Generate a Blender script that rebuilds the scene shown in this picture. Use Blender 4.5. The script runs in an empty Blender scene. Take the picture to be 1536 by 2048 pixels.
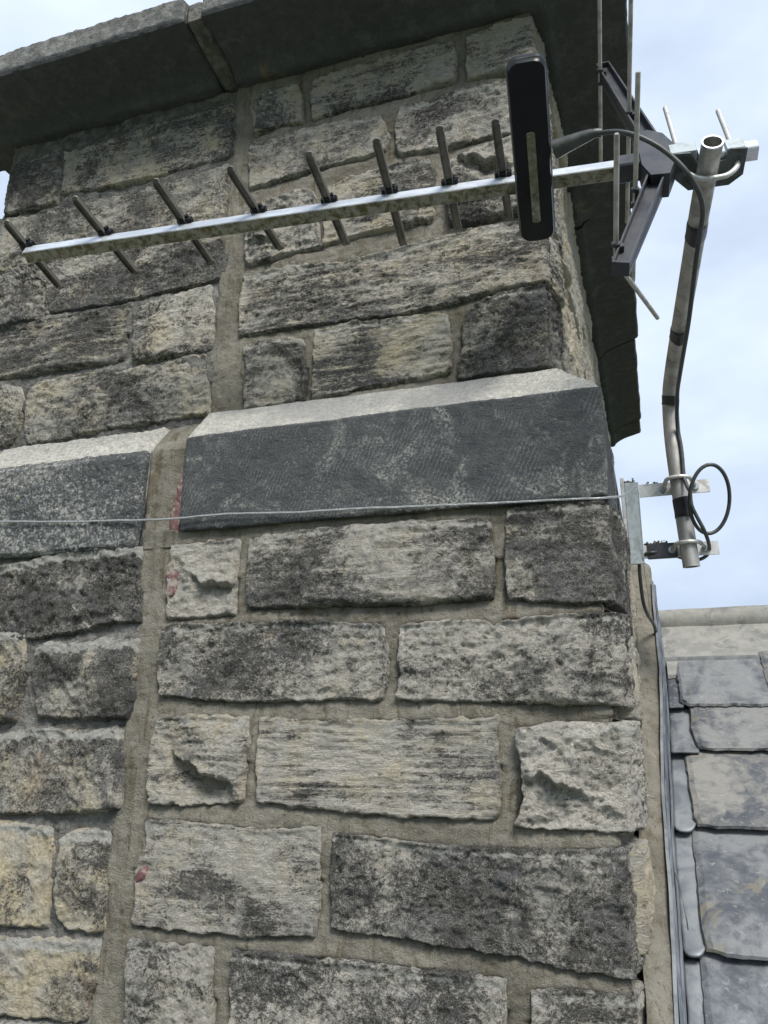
import bpy, math, random, json
import numpy as np
from mathutils import Matrix, Vector

# ------------------------------------------------------------------ camera, world, sun, exposure
SC = bpy.context.scene
COL = SC.collection
cam_d = bpy.data.cameras.new('camera'); cam = bpy.data.objects.new('camera', cam_d); COL.objects.link(cam)
cam_d.sensor_fit = 'VERTICAL'; cam_d.sensor_height = 24.0; cam_d.lens = 24.0 * 1632 / 2048
cam_d.clip_start = 0.02; cam_d.clip_end = 2000
RM = Matrix(((0.950182, 0.080053, 0.301239), (0.311563, -0.271925, -0.910486), (0.009027, 0.958983, -0.28332))).transposed()
# columns of the matrix are the camera's right, up and back axes in the world
right = Vector((0.950182, 0.311563, 0.009027)); up = Vector((0.080053, -0.271925, 0.958983)); back = Vector((0.301239, -0.910486, -0.28332))
M = Matrix((right, up, back)).transposed().to_4x4(); M.translation = Vector((0.0405, -1.0, 0.0))
cam.matrix_world = M
SC.camera = cam
SC.view_settings.view_transform = 'Standard'; SC.view_settings.look = 'None'
SC.view_settings.gamma = 1.0; SC.view_settings.use_curve_mapping = False
SC.view_settings.exposure = 0.7

SUN_EL, SUN_AZ = math.radians(48), math.radians(145)      # azimuth measured clockwise from +Y
world = bpy.data.worlds.new('World'); SC.world = world; world.use_nodes = True
nt = world.node_tree; nt.nodes.clear()
sky = nt.nodes.new('ShaderNodeTexSky'); sky.sky_type = 'NISHITA'; sky.sun_disc = False
sky.sun_elevation = SUN_EL; sky.sun_rotation = SUN_AZ
tc = nt.nodes.new('ShaderNodeTexCoord')
mp = nt.nodes.new('ShaderNodeMapping'); mp.inputs['Scale'].default_value = (1, 1, 2.2); mp.inputs['Location'].default_value = (0.3, 0.1, 0.25)
n1 = nt.nodes.new('ShaderNodeTexNoise'); n1.inputs['Scale'].default_value = 2.3; n1.inputs['Detail'].default_value = 5; n1.inputs['Roughness'].default_value = .52
cr = nt.nodes.new('ShaderNodeValToRGB')
cr.color_ramp.elements[0].position = .36; cr.color_ramp.elements[0].color = (3.5, 4.2, 5.4, 1)
cr.color_ramp.elements[1].position = .66; cr.color_ramp.elements[1].color = (5.7, 6.5, 7.6, 1)
mx = nt.nodes.new('ShaderNodeMixRGB'); mx.inputs['Fac'].default_value = .93
bg = nt.nodes.new('ShaderNodeBackground'); bg.inputs['Strength'].default_value = .1
wo = nt.nodes.new('ShaderNodeOutputWorld')
L = nt.links.new
L(tc.outputs['Generated'], mp.inputs['Vector']); L(mp.outputs[0], n1.inputs['Vector']); L(n1.outputs['Fac'], cr.inputs['Fac'])
L(sky.outputs[0], mx.inputs['Color1']); L(cr.outputs[0], mx.inputs['Color2']); L(mx.outputs[0], bg.inputs['Color']); L(bg.outputs[0], wo.inputs['Surface'])

sun_d = bpy.data.lights.new('sun', 'SUN'); sun_d.energy = 2.9; sun_d.angle = math.radians(22); sun_d.color = (1, .965, .9)
sun = bpy.data.objects.new('sun', sun_d); COL.objects.link(sun)
sdir = Vector((math.sin(SUN_AZ) * math.cos(SUN_EL), math.cos(SUN_AZ) * math.cos(SUN_EL), math.sin(SUN_EL)))
sun.rotation_euler = sdir.to_track_quat('Z', 'Y').to_euler()

DATA = json.loads(r'''{"S":[{"p":"L","q":[[-0.61,0.283],[-0.566,0.287],[-0.507,0.286],[-0.507,0.25],[-0.511,0.215],[-0.51,0.184],[-0.557,0.184],[-0.611,0.183],[-0.613,0.228]],"m":[0.45,0.25,0.4,12,1.1,0,0],"n":[-0.537,0.231,0.04,0.03,0.03]},{"p":"L","q":[[-0.486,0.285],[-0.44,0.289],[-0.336,0.292],[-0.232,0.29],[-0.151,0.287],[-0.147,0.241],[-0.15,0.19],[-0.199,0.189],[-0.265,0.187],[-0.37,0.191],[-0.482,0.191],[-0.487,0.242]],"m":[0.55,0.3,0.5,12,1.0,0,0]},{"p":"L","q":[[-0.123,0.297],[-0.069,0.3],[0.001,0.299],[0.002,0.237],[0.005,0.176],[-0.045,0.179],[-0.126,0.188],[-0.127,0.24]],"m":[0.68,0.35,0.3,12,0.9,0.3,0]},{"p":"L","q":[[-0.615,0.165],[-0.572,0.169],[-0.479,0.167],[-0.405,0.166],[-0.296,0.158],[-0.287,0.126],[-0.288,0.095],[-0.295,0.067],[-0.332,0.069],[-0.472,0.066],[-0.548,0.07],[-0.611,0.077],[-0.617,0.122]],"m":[0.55,0.3,0.3,14,1.2,0,0]},{"p":"L","q":[[-0.265,0.158],[-0.226,0.159],[-0.157,0.159],[-0.146,0.15],[-0.137,0.158],[-0.076,0.161],[0.005,0.164],[0.005,0.112],[0.002,0.058],[-0.081,0.062],[-0.17,0.065],[-0.268,0.068],[-0.265,0.107]],"m":[0.5,0.2,0.3,14,1.3,0.06,0]},{"p":"L","q":[[-0.611,0.04],[-0.546,0.045],[-0.478,0.04],[-0.477,0.008],[-0.481,-0.029],[-0.482,-0.059],[-0.537,-0.064],[-0.612,-0.066],[-0.62,-0.025]],"m":[0.4,0.55,0.8,15,1.2,0,0],"n":[-0.54,-0.022,0.05,0.05,0.046]},{"p":"L","q":[[-0.456,0.04],[-0.365,0.037],[-0.233,0.038],[-0.15,0.039],[-0.148,-0.012],[-0.151,-0.07],[-0.265,-0.07],[-0.368,-0.065],[-0.454,-0.059],[-0.458,-0.01]],"m":[0.38,0.5,1.0,10,0.8,0,0]},{"p":"L","q":[[-0.12,0.027],[-0.082,0.033],[-0.025,0.041],[0.006,0.043],[0.004,-0.01],[0.002,-0.078],[-0.06,-0.078],[-0.127,-0.075],[-0.116,-0.05],[-0.116,-0.012],[-0.121,0.01]],"m":[0.5,0.2,0.2,16,1.5,0.26,0],"n":[-0.08,-0.033,0.04,0.035,0.024]},{"p":"L","q":[[-0.617,-0.088],[-0.534,-0.091],[-0.448,-0.097],[-0.373,-0.09],[-0.371,-0.148],[-0.377,-0.209],[-0.455,-0.213],[-0.538,-0.213],[-0.624,-0.214],[-0.624,-0.149],[-0.615,-0.118]],"m":[0.38,0.45,0.6,9,0.7,0,0]},{"p":"L","q":[[-0.349,-0.097],[-0.289,-0.1],[-0.204,-0.107],[-0.089,-0.105],[-0.003,-0.099],[-0.003,-0.163],[-0.004,-0.225],[-0.068,-0.221],[-0.132,-0.212],[-0.234,-0.206],[-0.348,-0.199],[-0.351,-0.147]],"m":[0.62,0.1,0.1,12,1.2,0.035,0]},{"p":"L","q":[[-0.623,-0.234],[-0.572,-0.236],[-0.512,-0.235],[-0.508,-0.278],[-0.507,-0.321],[-0.528,-0.336],[-0.583,-0.336],[-0.619,-0.334]],"m":[0.45,0.3,0.2,12,1.4,0,0]},{"p":"L","q":[[-0.477,-0.235],[-0.414,-0.235],[-0.325,-0.236],[-0.206,-0.237],[-0.147,-0.24],[-0.148,-0.286],[-0.152,-0.314],[-0.323,-0.318],[-0.475,-0.323]],"m":[0.6,0.3,0.2,12,1.0,0,0]},{"p":"L","q":[[-0.114,-0.247],[-0.069,-0.243],[-0.003,-0.246],[-0.004,-0.323],[-0.12,-0.325]],"m":[0.5,0.3,0.3,12,1.2,0.3,0]},{"p":"L","q":[[-0.628,-0.357],[-0.353,-0.34],[-0.356,-0.437],[-0.629,-0.459]],"m":[0.5,0.3,0.2,12,1.0,0,0]},{"p":"L","q":[[-0.328,-0.34],[-0.008,-0.338],[-0.007,-0.426],[-0.332,-0.438]],"m":[0.5,0.3,0.2,12,1,0.06,0]},{"p":"L","q":[[-1.023,0.258],[-0.917,0.269],[-0.851,0.275],[-0.797,0.281],[-0.734,0.278],[-0.673,0.279],[-0.664,0.183],[-0.722,0.182],[-0.781,0.171],[-0.852,0.166],[-0.899,0.166],[-1.004,0.166]],"m":[0.74,0.35,0.1,20,1.4,0,1]},{"p":"L","q":[[-1.002,0.154],[-0.898,0.163],[-0.859,0.163],[-0.854,0.142],[-0.855,0.098],[-0.858,0.05],[-0.878,0.047],[-0.978,0.04]],"m":[0.55,0.8,0.1,18,1.2,0,1]},{"p":"L","q":[[-0.826,0.141],[-0.795,0.148],[-0.751,0.143],[-0.718,0.151],[-0.663,0.147],[-0.667,0.081],[-0.671,0.052],[-0.747,0.053],[-0.804,0.056],[-0.82,0.091]],"m":[0.66,0.55,0.1,18,1.2,0,1]},{"p":"L","q":[[-0.972,0.009],[-0.872,0.015],[-0.82,0.024],[-0.743,0.02],[-0.678,0.023],[-0.671,-0.012],[-0.67,-0.067],[-0.754,-0.076],[-0.856,-0.077],[-0.954,-0.081]],"m":[0.66,0.7,0.1,18,1.1,0,1]},{"p":"L","q":[[-0.947,-0.112],[-0.851,-0.106],[-0.774,-0.111],[-0.767,-0.143],[-0.765,-0.193],[-0.765,-0.22],[-0.83,-0.221],[-0.924,-0.226]],"m":[0.38,1.0,0.1,15,1.0,0,1]},{"p":"L","q":[[-0.739,-0.123],[-0.716,-0.112],[-0.678,-0.112],[-0.678,-0.152],[-0.675,-0.188],[-0.675,-0.214],[-0.693,-0.221],[-0.73,-0.215],[-0.738,-0.185]],"m":[0.42,0.95,0.1,15,1.0,0,1]},{"p":"L","q":[[-0.918,-0.255],[-0.826,-0.249],[-0.745,-0.246],[-0.675,-0.244],[-0.679,-0.281],[-0.684,-0.316],[-0.687,-0.323],[-0.764,-0.326],[-0.902,-0.331]],"m":[0.4,0.9,0.3,15,1.0,0,1]},{"p":"L","q":[[-0.898,-0.353],[-0.685,-0.342],[-0.687,-0.435],[-0.88,-0.442]],"m":[0.5,0.6,0.2,15,1.0,0,1]},{"p":"L","q":[[-1.258,0.262],[-1.05,0.268],[-1.029,0.167],[-1.234,0.17]],"m":[0.6,0.6,0.2,15,1,0,1]},{"p":"L","q":[[-1.225,0.137],[-1.025,0.147],[-1.003,0.042],[-1.199,0.038]],"m":[0.6,0.6,0.2,15,1,0,1]},{"p":"L","q":[[-1.185,-0.011],[-0.995,0.005],[-0.977,-0.079],[-1.165,-0.087]],"m":[0.6,0.6,0.2,15,1,0,1]},{"p":"L","q":[[-1.153,-0.133],[-0.97,-0.112],[-0.946,-0.226],[-1.124,-0.24]],"m":[0.6,0.6,0.2,15,1,0,1]},{"p":"L","q":[[-1.113,-0.282],[-0.94,-0.257],[-0.924,-0.332],[-1.095,-0.35]],"m":[0.6,0.6,0.2,15,1,0,1]},{"p":"L","q":[[-1.086,-0.383],[-0.919,-0.355],[-0.9,-0.445],[-1.064,-0.467]],"m":[0.6,0.6,0.2,15,1,0,1]},{"p":"U","q":[[-0.559,1.095],[-0.541,1.122],[-0.507,1.121],[-0.478,1.123],[-0.469,1.096],[-0.465,1.045],[-0.503,1.051],[-0.534,1.046],[-0.551,1.042]],"m":[0.4,0.65,0.4,12,1.2,0,0]},{"p":"U","q":[[-0.442,1.123],[-0.394,1.128],[-0.321,1.132],[-0.199,1.132],[-0.193,1.097],[-0.198,1.055],[-0.286,1.049],[-0.374,1.053],[-0.441,1.046],[-0.447,1.09]],"m":[0.45,0.6,0.7,10,0.8,0,0]},{"p":"U","q":[[-0.17,1.129],[-0.124,1.137],[-0.066,1.143],[-0.062,1.091],[-0.058,1.041],[-0.103,1.042],[-0.17,1.053],[-0.172,1.091]],"m":[0.4,0.55,0.6,10,0.9,0.12,0]},{"p":"U","q":[[-0.559,1.02],[-0.53,1.018],[-0.465,1.023],[-0.373,1.019],[-0.324,1.014],[-0.309,0.978],[-0.315,0.95],[-0.337,0.945],[-0.416,0.943],[-0.498,0.936],[-0.554,0.933],[-0.56,0.984]],"m":[0.5,0.45,0.4,10,0.8,0,0]},{"p":"U","q":[[-0.285,1.021],[-0.226,1.023],[-0.152,1.023],[-0.059,1.017],[-0.059,0.931],[-0.123,0.928],[-0.202,0.927],[-0.289,0.935],[-0.294,0.981]],"m":[0.5,0.3,0.4,12,1.1,0.06,0]},{"p":"U","q":[[-0.558,0.877],[-0.514,0.894],[-0.459,0.901],[-0.439,0.892],[-0.43,0.834],[-0.423,0.786],[-0.473,0.789],[-0.508,0.782],[-0.549,0.781],[-0.555,0.832]],"m":[0.5,0.45,0.3,14,1.3,0,0],"n":[-0.524,0.814,0.03,0.02,0.01]},{"p":"U","q":[[-0.41,0.892],[-0.371,0.907],[-0.319,0.909],[-0.243,0.906],[-0.231,0.878],[-0.234,0.832],[-0.238,0.797],[-0.285,0.798],[-0.351,0.797],[-0.411,0.792],[-0.414,0.84]],"m":[0.42,0.7,0.7,11,0.9,0,0]},{"p":"U","q":[[-0.203,0.89],[-0.155,0.901],[-0.123,0.907],[-0.057,0.908],[-0.059,0.777],[-0.127,0.781],[-0.158,0.775],[-0.204,0.783],[-0.209,0.84]],"m":[0.5,0.55,0.3,14,1.3,0.12,0],"n":[-0.151,0.88,0.045,0.03,0.03]},{"p":"U","q":[[-0.555,0.758],[-0.453,0.755],[-0.384,0.748],[-0.325,0.752],[-0.205,0.758],[-0.128,0.761],[-0.059,0.751],[-0.061,0.698],[-0.062,0.66],[-0.131,0.654],[-0.206,0.647],[-0.3,0.642],[-0.449,0.65],[-0.556,0.65],[-0.558,0.71]],"m":[0.45,0.5,0.8,15,1.2,0.08,0]},{"p":"U","q":[[-0.546,0.626],[-0.5,0.627],[-0.448,0.622],[-0.441,0.566],[-0.444,0.521],[-0.494,0.519],[-0.541,0.519],[-0.539,0.581]],"m":[0.6,0.45,0.5,12,1.2,0,0]},{"p":"U","q":[[-0.424,0.633],[-0.365,0.636],[-0.268,0.63],[-0.214,0.625],[-0.211,0.573],[-0.213,0.535],[-0.284,0.531],[-0.362,0.526],[-0.425,0.522],[-0.423,0.581]],"m":[0.38,0.75,0.9,10,0.8,0,0]},{"p":"U","q":[[-0.188,0.606],[-0.173,0.631],[-0.132,0.646],[-0.065,0.654],[-0.062,0.589],[-0.062,0.523],[-0.121,0.524],[-0.197,0.523],[-0.189,0.57]],"m":[0.6,0.5,0.3,14,1.3,0.12,0]},{"p":"U","q":[[-1.079,1.097],[-1.042,1.107],[-0.986,1.111],[-0.973,1.053],[-0.971,0.997],[-1.024,0.996],[-1.08,0.99],[-1.082,1.045]],"m":[0.65,0.45,0.3,10,0.8,0,1]},{"p":"U","q":[[-0.96,1.107],[-0.88,1.104],[-0.771,1.115],[-0.687,1.116],[-0.606,1.121],[-0.604,1.064],[-0.606,1.011],[-0.658,1.011],[-0.76,1.007],[-0.868,1.008],[-0.949,1.016],[-0.956,1.06]],"m":[0.5,0.75,0.6,9,0.8,0,1]},{"p":"U","q":[[-1.117,0.985],[-1.021,0.975],[-0.975,0.978],[-0.841,0.972],[-0.716,0.978],[-0.608,0.988],[-0.606,0.883],[-0.611,0.771],[-0.623,0.763],[-0.705,0.763],[-0.815,0.755],[-0.91,0.76],[-0.947,0.759],[-0.963,0.823],[-1.027,0.872],[-1.095,0.864]],"m":[0.58,0.6,0.4,11,0.9,0,1]},{"p":"U","q":[[-1.141,0.857],[-1.071,0.86],[-1.014,0.859],[-0.969,0.824],[-0.955,0.76],[-0.974,0.751],[-1.051,0.746],[-1.119,0.742]],"m":[0.55,0.35,0.2,16,1.6,0,1]},{"p":"U","q":[[-1.126,0.717],[-1.05,0.741],[-0.939,0.737],[-0.854,0.738],[-0.782,0.738],[-0.782,0.691],[-0.783,0.642],[-0.872,0.639],[-0.967,0.641],[-1.033,0.641],[-1.111,0.639]],"m":[0.6,0.65,0.8,12,1.1,0,1]},{"p":"U","q":[[-0.761,0.731],[-0.693,0.738],[-0.622,0.747],[-0.614,0.682],[-0.615,0.632],[-0.692,0.635],[-0.752,0.634],[-0.758,0.688]],"m":[0.6,0.45,0.5,11,1.0,0,1]},{"p":"U","q":[[-1.127,0.607],[-1.028,0.618],[-0.989,0.609],[-0.98,0.587],[-0.985,0.541],[-0.991,0.513],[-1.107,0.503]],"m":[0.6,0.45,0.2,12,1.2,0,1]},{"p":"U","q":[[-0.962,0.594],[-0.942,0.615],[-0.859,0.62],[-0.729,0.613],[-0.691,0.616],[-0.618,0.621],[-0.614,0.574],[-0.612,0.523],[-0.681,0.52],[-0.805,0.517],[-0.946,0.508],[-0.963,0.538]],"m":[0.58,0.55,0.4,14,1.2,0,1]}],"RED":[[[-0.616,0.356],[-0.608,0.398],[-0.599,0.393],[-0.6,0.347],[-0.601,0.309],[-0.615,0.306],[-0.62,0.325]],[[-0.619,0.254],[-0.607,0.264],[-0.598,0.249],[-0.605,0.217],[-0.614,0.21]],[[-0.627,-0.151],[-0.614,-0.146],[-0.613,-0.161],[-0.625,-0.165]]],"A":{"b":[0.9958,0.0917,0.0044],"w":[-0.0811,0.901,-0.4263],"u":[-0.043,0.4241,0.9046],"boom":[[-0.8315,-0.131,0.7337],[0.0691,-0.0481,0.7377]],"stub":[[0.1029,-0.045,0.7378],[0.211,-0.0717,0.7162]],"dir":[[[-0.832,-0.1257,0.745],[0.1536,0.8975,-0.4135],-0.055,0.073],[[-0.6976,-0.1133,0.7456],[0.2051,0.8899,-0.4075],-0.076,0.066],[[-0.5677,-0.1014,0.7462],[0.1622,0.8964,-0.4125],-0.082,0.065],[[-0.4532,-0.0908,0.7467],[0.1794,0.894,-0.4106],-0.083,0.057],[[-0.3475,-0.0811,0.7472],[0.0583,0.9049,-0.4215],-0.084,0.062],[[-0.2594,-0.073,0.7475],[-0.0288,0.9045,-0.4255],-0.086,0.074],[[-0.1757,-0.0653,0.7479],[-0.0463,0.9036,-0.4259],-0.089,0.06],[[-0.103,-0.0586,0.7482],[-0.0375,0.9041,-0.4257],-0.086,0.057]],"box":[[-0.0614,-0.0693,0.7176],-0.167,0.068],"strip":[[-0.0606,-0.0769,0.7014],-0.084,0.038],"hub":[0.0845,-0.0467,0.7377],"armU":[0.0376,0.0906,1.0368],"armL":[0.04,-0.1473,0.5334],"rods":[[[0.0345,0.0784,1.0117],-0.207,0.168],[[0.0693,0.0119,0.8644],-0.203,0.158],[[0.0658,-0.0817,0.6672],-0.15,0.119],[[0.038,-0.1353,0.5593],-0.139,0.01]],"bent":[[0.04,-0.1473,0.5334],[0.0407,-0.1272,0.5399],[0.08,0.0335,0.5594]],"cable1":[[-0.0267,-0.1195,0.7344],[-0.0031,-0.1146,0.7437],[0.0217,-0.1176,0.7445],[0.0456,-0.1281,0.733],[0.0636,-0.1344,0.7193],[0.0843,-0.1336,0.7036],[0.1054,-0.1263,0.6849],[0.123,-0.1187,0.6617],[0.135,-0.0988,0.6457],[0.1399,-0.073,0.6386],[0.1378,-0.0492,0.6305],[0.1317,-0.0071,0.6121],[0.1275,0.0402,0.5969],[0.1227,0.0881,0.5789],[0.116,0.1458,0.5629],[0.1096,0.2239,0.5521],[0.1071,0.2795,0.5475],[0.1081,0.3222,0.5171],[0.1117,0.3269,0.4707],[0.1138,0.3185,0.4292],[0.1138,0.3118,0.3979]],"boot":[[-0.0299,-0.111,0.7391],[-0.0063,-0.1151,0.7418],[0.0187,-0.1186,0.7445],[0.0278,-0.116,0.7457]],"cable2":[[0.1138,0.3118,0.3979],[0.1142,0.3127,0.3775],[0.1196,0.3192,0.3626],[0.1296,0.3295,0.3401],[0.1363,0.3579,0.3264],[0.1381,0.3935,0.3199],[0.1309,0.4146,0.3151],[0.1175,0.432,0.3156],[0.0981,0.4297,0.3198],[0.0782,0.4058,0.3225],[0.0545,0.3819,0.3211],[0.0402,0.3831,0.3198],[0.033,0.394,0.3125]],"loop":[[0.1415,0.2932,0.4345],[0.1338,0.2927,0.4307],[0.1265,0.294,0.4238],[0.1203,0.297,0.4145],[0.1155,0.3014,0.4032],[0.1125,0.3071,0.3908],[0.1115,0.3136,0.378],[0.1125,0.3205,0.3658],[0.1155,0.3272,0.355],[0.1204,0.3335,0.3463],[0.1267,0.3387,0.3404],[0.1341,0.3426,0.3377],[0.142,0.3449,0.3383],[0.1498,0.3454,0.3423],[0.1571,0.3441,0.3493],[0.1634,0.3411,0.3589],[0.1681,0.3366,0.3703],[0.171,0.3308,0.3828],[0.1719,0.3243,0.3956],[0.1708,0.3174,0.4077],[0.1677,0.3107,0.4183],[0.1628,0.3045,0.4268],[0.1565,0.2993,0.4325],[0.1493,0.2955,0.4351],[0.1415,0.2932,0.4345]],"cable3":[[0.0293,0.4018,0.3188],[0.0277,0.3972,0.2965],[0.0281,0.4177,0.2665],[0.03,0.4362,0.2441],[0.0356,0.4855,0.2329],[0.0436,0.5558,0.2272],[0.0471,0.6059,0.2111],[0.0482,0.6372,0.1822],[0.0499,0.6558,0.1597]],"thinwire":[[0.0365,0.3516,0.4172],[0.0358,0.36,0.3895],[0.0359,0.3711,0.3538],[0.0355,0.3794,0.3091],[0.0358,0.392,0.2864],[0.0379,0.413,0.2566],[0.0379,0.4321,0.2304],[0.036,0.4458,0.2199]],"pole":[[0.1074,0.3578,0.289],[0.0985,0.3434,0.4563],[0.0975,0.3432,0.5267],[0.1,0.3291,0.5745],[0.1068,0.2891,0.6047],[0.123,0.1823,0.6472],[0.135,0.0931,0.675],[0.1439,0.0175,0.6943],[0.1585,-0.0846,0.724]],"tapes":[[0.1422,0.0386,0.6882],[0.1151,0.2229,0.6319],[0.0994,0.3309,0.5681],[0.1044,0.3459,0.3839]],"ubolt_top":[[0.1212,-0.1139,0.7678],[0.1233,-0.0941,0.7417],[0.1245,-0.0774,0.7245],[0.1282,-0.0859,0.7027],[0.1397,-0.0917,0.6807],[0.1531,-0.0901,0.6722],[0.1661,-0.0919,0.6741],[0.179,-0.0863,0.6875],[0.1839,-0.0753,0.7103],[0.1803,-0.0827,0.7302],[0.1734,-0.1009,0.7461]],"washer":[[0.1241,-0.0843,0.7287]],"saddle":[[0.1147,-0.0724,0.7333],[0.1902,-0.0772,0.7233],[0.144,-0.0297,0.7332],[0.1875,-0.0429,0.7159]],"wire":[[0.0333,0.37,0.4347],[0.0214,0.2,0.3703],[0.0136,0.08,0.3307],[-0.0025,-0.012,0.3016],[-0.0555,-0.0165,0.3024],[-0.1302,-0.0165,0.3057],[-0.2286,-0.0165,0.3095],[-0.333,-0.0165,0.3143],[-0.4213,-0.0165,0.3174],[-0.5221,-0.0165,0.3222],[-0.62,-0.0165,0.3234],[-0.7505,-0.0165,0.3308],[-0.9201,-0.0165,0.3427],[-1.0418,-0.0165,0.3515]]}}''')

# ------------------------------------------------------------------ noise in numpy
rng = np.random.default_rng(7)
PERM = rng.permutation(256).astype(np.int32); PERM = np.concatenate([PERM, PERM, PERM])
GA = rng.uniform(0, 2 * np.pi, 256); GX, GY = np.cos(GA), np.sin(GA)
def perlin(x, y, seed=0):
    x = np.asarray(x, float) + seed * 17.31; y = np.asarray(y, float) + seed * 9.73
    xi = np.floor(x).astype(np.int64); yi = np.floor(y).astype(np.int64); xf = x - xi; yf = y - yi
    xi &= 255; yi &= 255
    u = xf * xf * xf * (xf * (xf * 6 - 15) + 10); v = yf * yf * yf * (yf * (yf * 6 - 15) + 10)
    def g(ix, iy, dx, dy):
        h = PERM[PERM[ix & 255] + (iy & 255)]; return GX[h] * dx + GY[h] * dy
    a = g(xi, yi, xf, yf); b = g(xi + 1, yi, xf - 1, yf); c = g(xi, yi + 1, xf, yf - 1); d = g(xi + 1, yi + 1, xf - 1, yf - 1)
    return ((a + (b - a) * u) + ((c + (d - c) * u) - (a + (b - a) * u)) * v) * 1.5
def fbm(x, y, f, o=3, seed=0, gain=.5):
    s = 0; a = 1.0; t = 0
    for k in range(o):
        s = s + a * perlin(x * f, y * f, seed + k * 3.1); t += a; a *= gain; f *= 2.07
    return s / t
def ridge(x, y, f, o=3, seed=0):
    s = 0; a = 1.0; t = 0
    for k in range(o):
        s = s + a * (1 - 2 * np.abs(perlin(x * f, y * f, seed + k * 5.3))); t += a; a *= .5; f *= 2.1
    return s / t
def sstep(a, b, x):
    t = np.clip((x - a) / (b - a), 0, 1); return t * t * (3 - 2 * t)

# ------------------------------------------------------------------ object helpers
def mesh_np(name, V, F, smooth=False):
    me = bpy.data.meshes.new(name); V = np.asarray(V, np.float32); F = np.asarray(F, np.int32)
    me.vertices.add(len(V)); me.vertices.foreach_set('co', V.ravel())
    n = F.shape[1]; me.loops.add(F.size); me.loops.foreach_set('vertex_index', F.ravel())
    me.polygons.add(len(F)); me.polygons.foreach_set('loop_start', np.arange(0, F.size, n, dtype=np.int32))
    me.polygons.foreach_set('use_smooth', np.full(len(F), smooth)); me.update(calc_edges=True); me.validate()
    return me
def link(name, me, mat, parent=None, **props):
    o = bpy.data.objects.new(name, me); COL.objects.link(o)
    if mat is not None and not me.materials: me.materials.append(mat)
    if parent is not None: o.parent = parent
    for k, v in props.items(): o[k] = v
    return o
def grid_faces(nu, nv, base=0):
    i = np.arange(nu - 1)[:, None]; j = np.arange(nv - 1)[None, :]
    a = base + i * nv + j
    return np.stack([a, a + nv, a + nv + 1, a + 1], -1).reshape(-1, 4)
def thing(name, label, cat, loc=(0, 0, 0), group=None):
    o = bpy.data.objects.new(name, None); COL.objects.link(o); o.empty_display_size = .05
    o['label'] = label; o['category'] = cat
    if group: o['group'] = group
    return o
class MB:
    """collects faces of one mesh"""
    def __init__(s): s.V = []; s.F = []
    def add(s, V, F):
        b = len(s.V); s.V += [tuple(map(float, v)) for v in V]; s.F += [tuple(int(i) + b for i in f) for f in F]; return s
    def box(s, c, ax, h, bev=0.0):
        """c centre, ax three unit axes, h half sizes, chamfered edges"""
        c = np.array(c, float); ax = [np.array(a, float) for a in ax]
        if bev <= 0: bev = min(h) * .06
        pts = {}; V = []
        for sx in (-1, 1):
            for sy in (-1, 1):
                for sz in (-1, 1):
                    sg = (sx, sy, sz)
                    for k in range(3):
                        q = [h[m] - (0 if m == k else bev) for m in range(3)]
                        pts[(sg, k)] = len(V); V.append(c + sum(ax[m] * sg[m] * q[m] for m in range(3)))
        F = []
        for k in range(3):
            a, b = [(1, 2), (2, 0), (0, 1)][k]
            for sk in (-1, 1):
                r = []
                for (pa, pb) in ((-1, -1), (1, -1), (1, 1), (-1, 1)):
                    sg = [0, 0, 0]; sg[k] = sk; sg[a] = pa; sg[b] = pb; r.append(pts[(tuple(sg), k)])
                F.append(r if sk > 0 else r[::-1])
        for k in range(3):
            a, b = [(1, 2), (2, 0), (0, 1)][k]
            for pa in (-1, 1):
                for pb in (-1, 1):
                    s1 = [0, 0, 0]; s1[a] = pa; s1[b] = pb; s1[k] = -1; s2 = list(s1); s2[k] = 1
                    r = [pts[(tuple(s1), a)], pts[(tuple(s2), a)], pts[(tuple(s2), b)], pts[(tuple(s1), b)]]
                    F.append(r if pa * pb > 0 else r[::-1])
        for sx in (-1, 1):
            for sy in (-1, 1):
                for sz in (-1, 1):
                    r = [pts[((sx, sy, sz), k)] for k in range(3)]; F.append(r if sx * sy * sz > 0 else r[::-1])
        return s.add(V, F)
    def tube(s, pts, r, n=12, caps=True, inner=None, prof=None):
        P = np.array(pts, float); m = len(P); R = np.broadcast_to(np.asarray(r, float), (m,))
        T = np.gradient(P, axis=0); T /= np.linalg.norm(T, axis=1)[:, None] + 1e-12
        ref = np.array([0, 0, 1.]) if abs(T[0][2]) < .9 else np.array([1., 0, 0])
        nrm = np.cross(T[0], ref); nrm /= np.linalg.norm(nrm)
        V = []
        for i in range(m):
            nrm = nrm - T[i] * (nrm @ T[i]); nrm /= np.linalg.norm(nrm); bn = np.cross(T[i], nrm)
            for k in range(n):
                a = 2 * math.pi * k / n; V.append(P[i] + (nrm * math.cos(a) + bn * math.sin(a)) * R[i])
        F = [(i * n + k, i * n + (k + 1) % n, (i + 1) * n + (k + 1) % n, (i + 1) * n + k) for i in range(m - 1) for k in range(n)]
        if caps:
            F += [tuple(range(n))[::-1], tuple((m - 1) * n + k for k in range(n))]
        return s.add(V, F)
    def poly_extrude(s, pts, off):
        """closed outline pts (3D) extruded by vector off"""
        n = len(pts); off = np.array(off, float)
        V = [np.array(p, float) for p in pts] + [np.array(p, float) + off for p in pts]
        F = [tuple(range(n))[::-1], tuple(range(n, 2 * n))] + [(i, (i + 1) % n, (i + 1) % n + n, i + n) for i in range(n)]
        return s.add(V, F)
    def build(s, name, mat, parent=None, smooth=False, **props):
        me = bpy.data.meshes.new(name); me.from_pydata(s.V, [], s.F); me.validate()
        if smooth:
            me.polygons.foreach_set('use_smooth', np.full(len(me.polygons), True))
            try: me.set_sharp_from_angle(angle=math.radians(38))
            except Exception: pass
        return link(name, me, mat, parent, **props)
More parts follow.
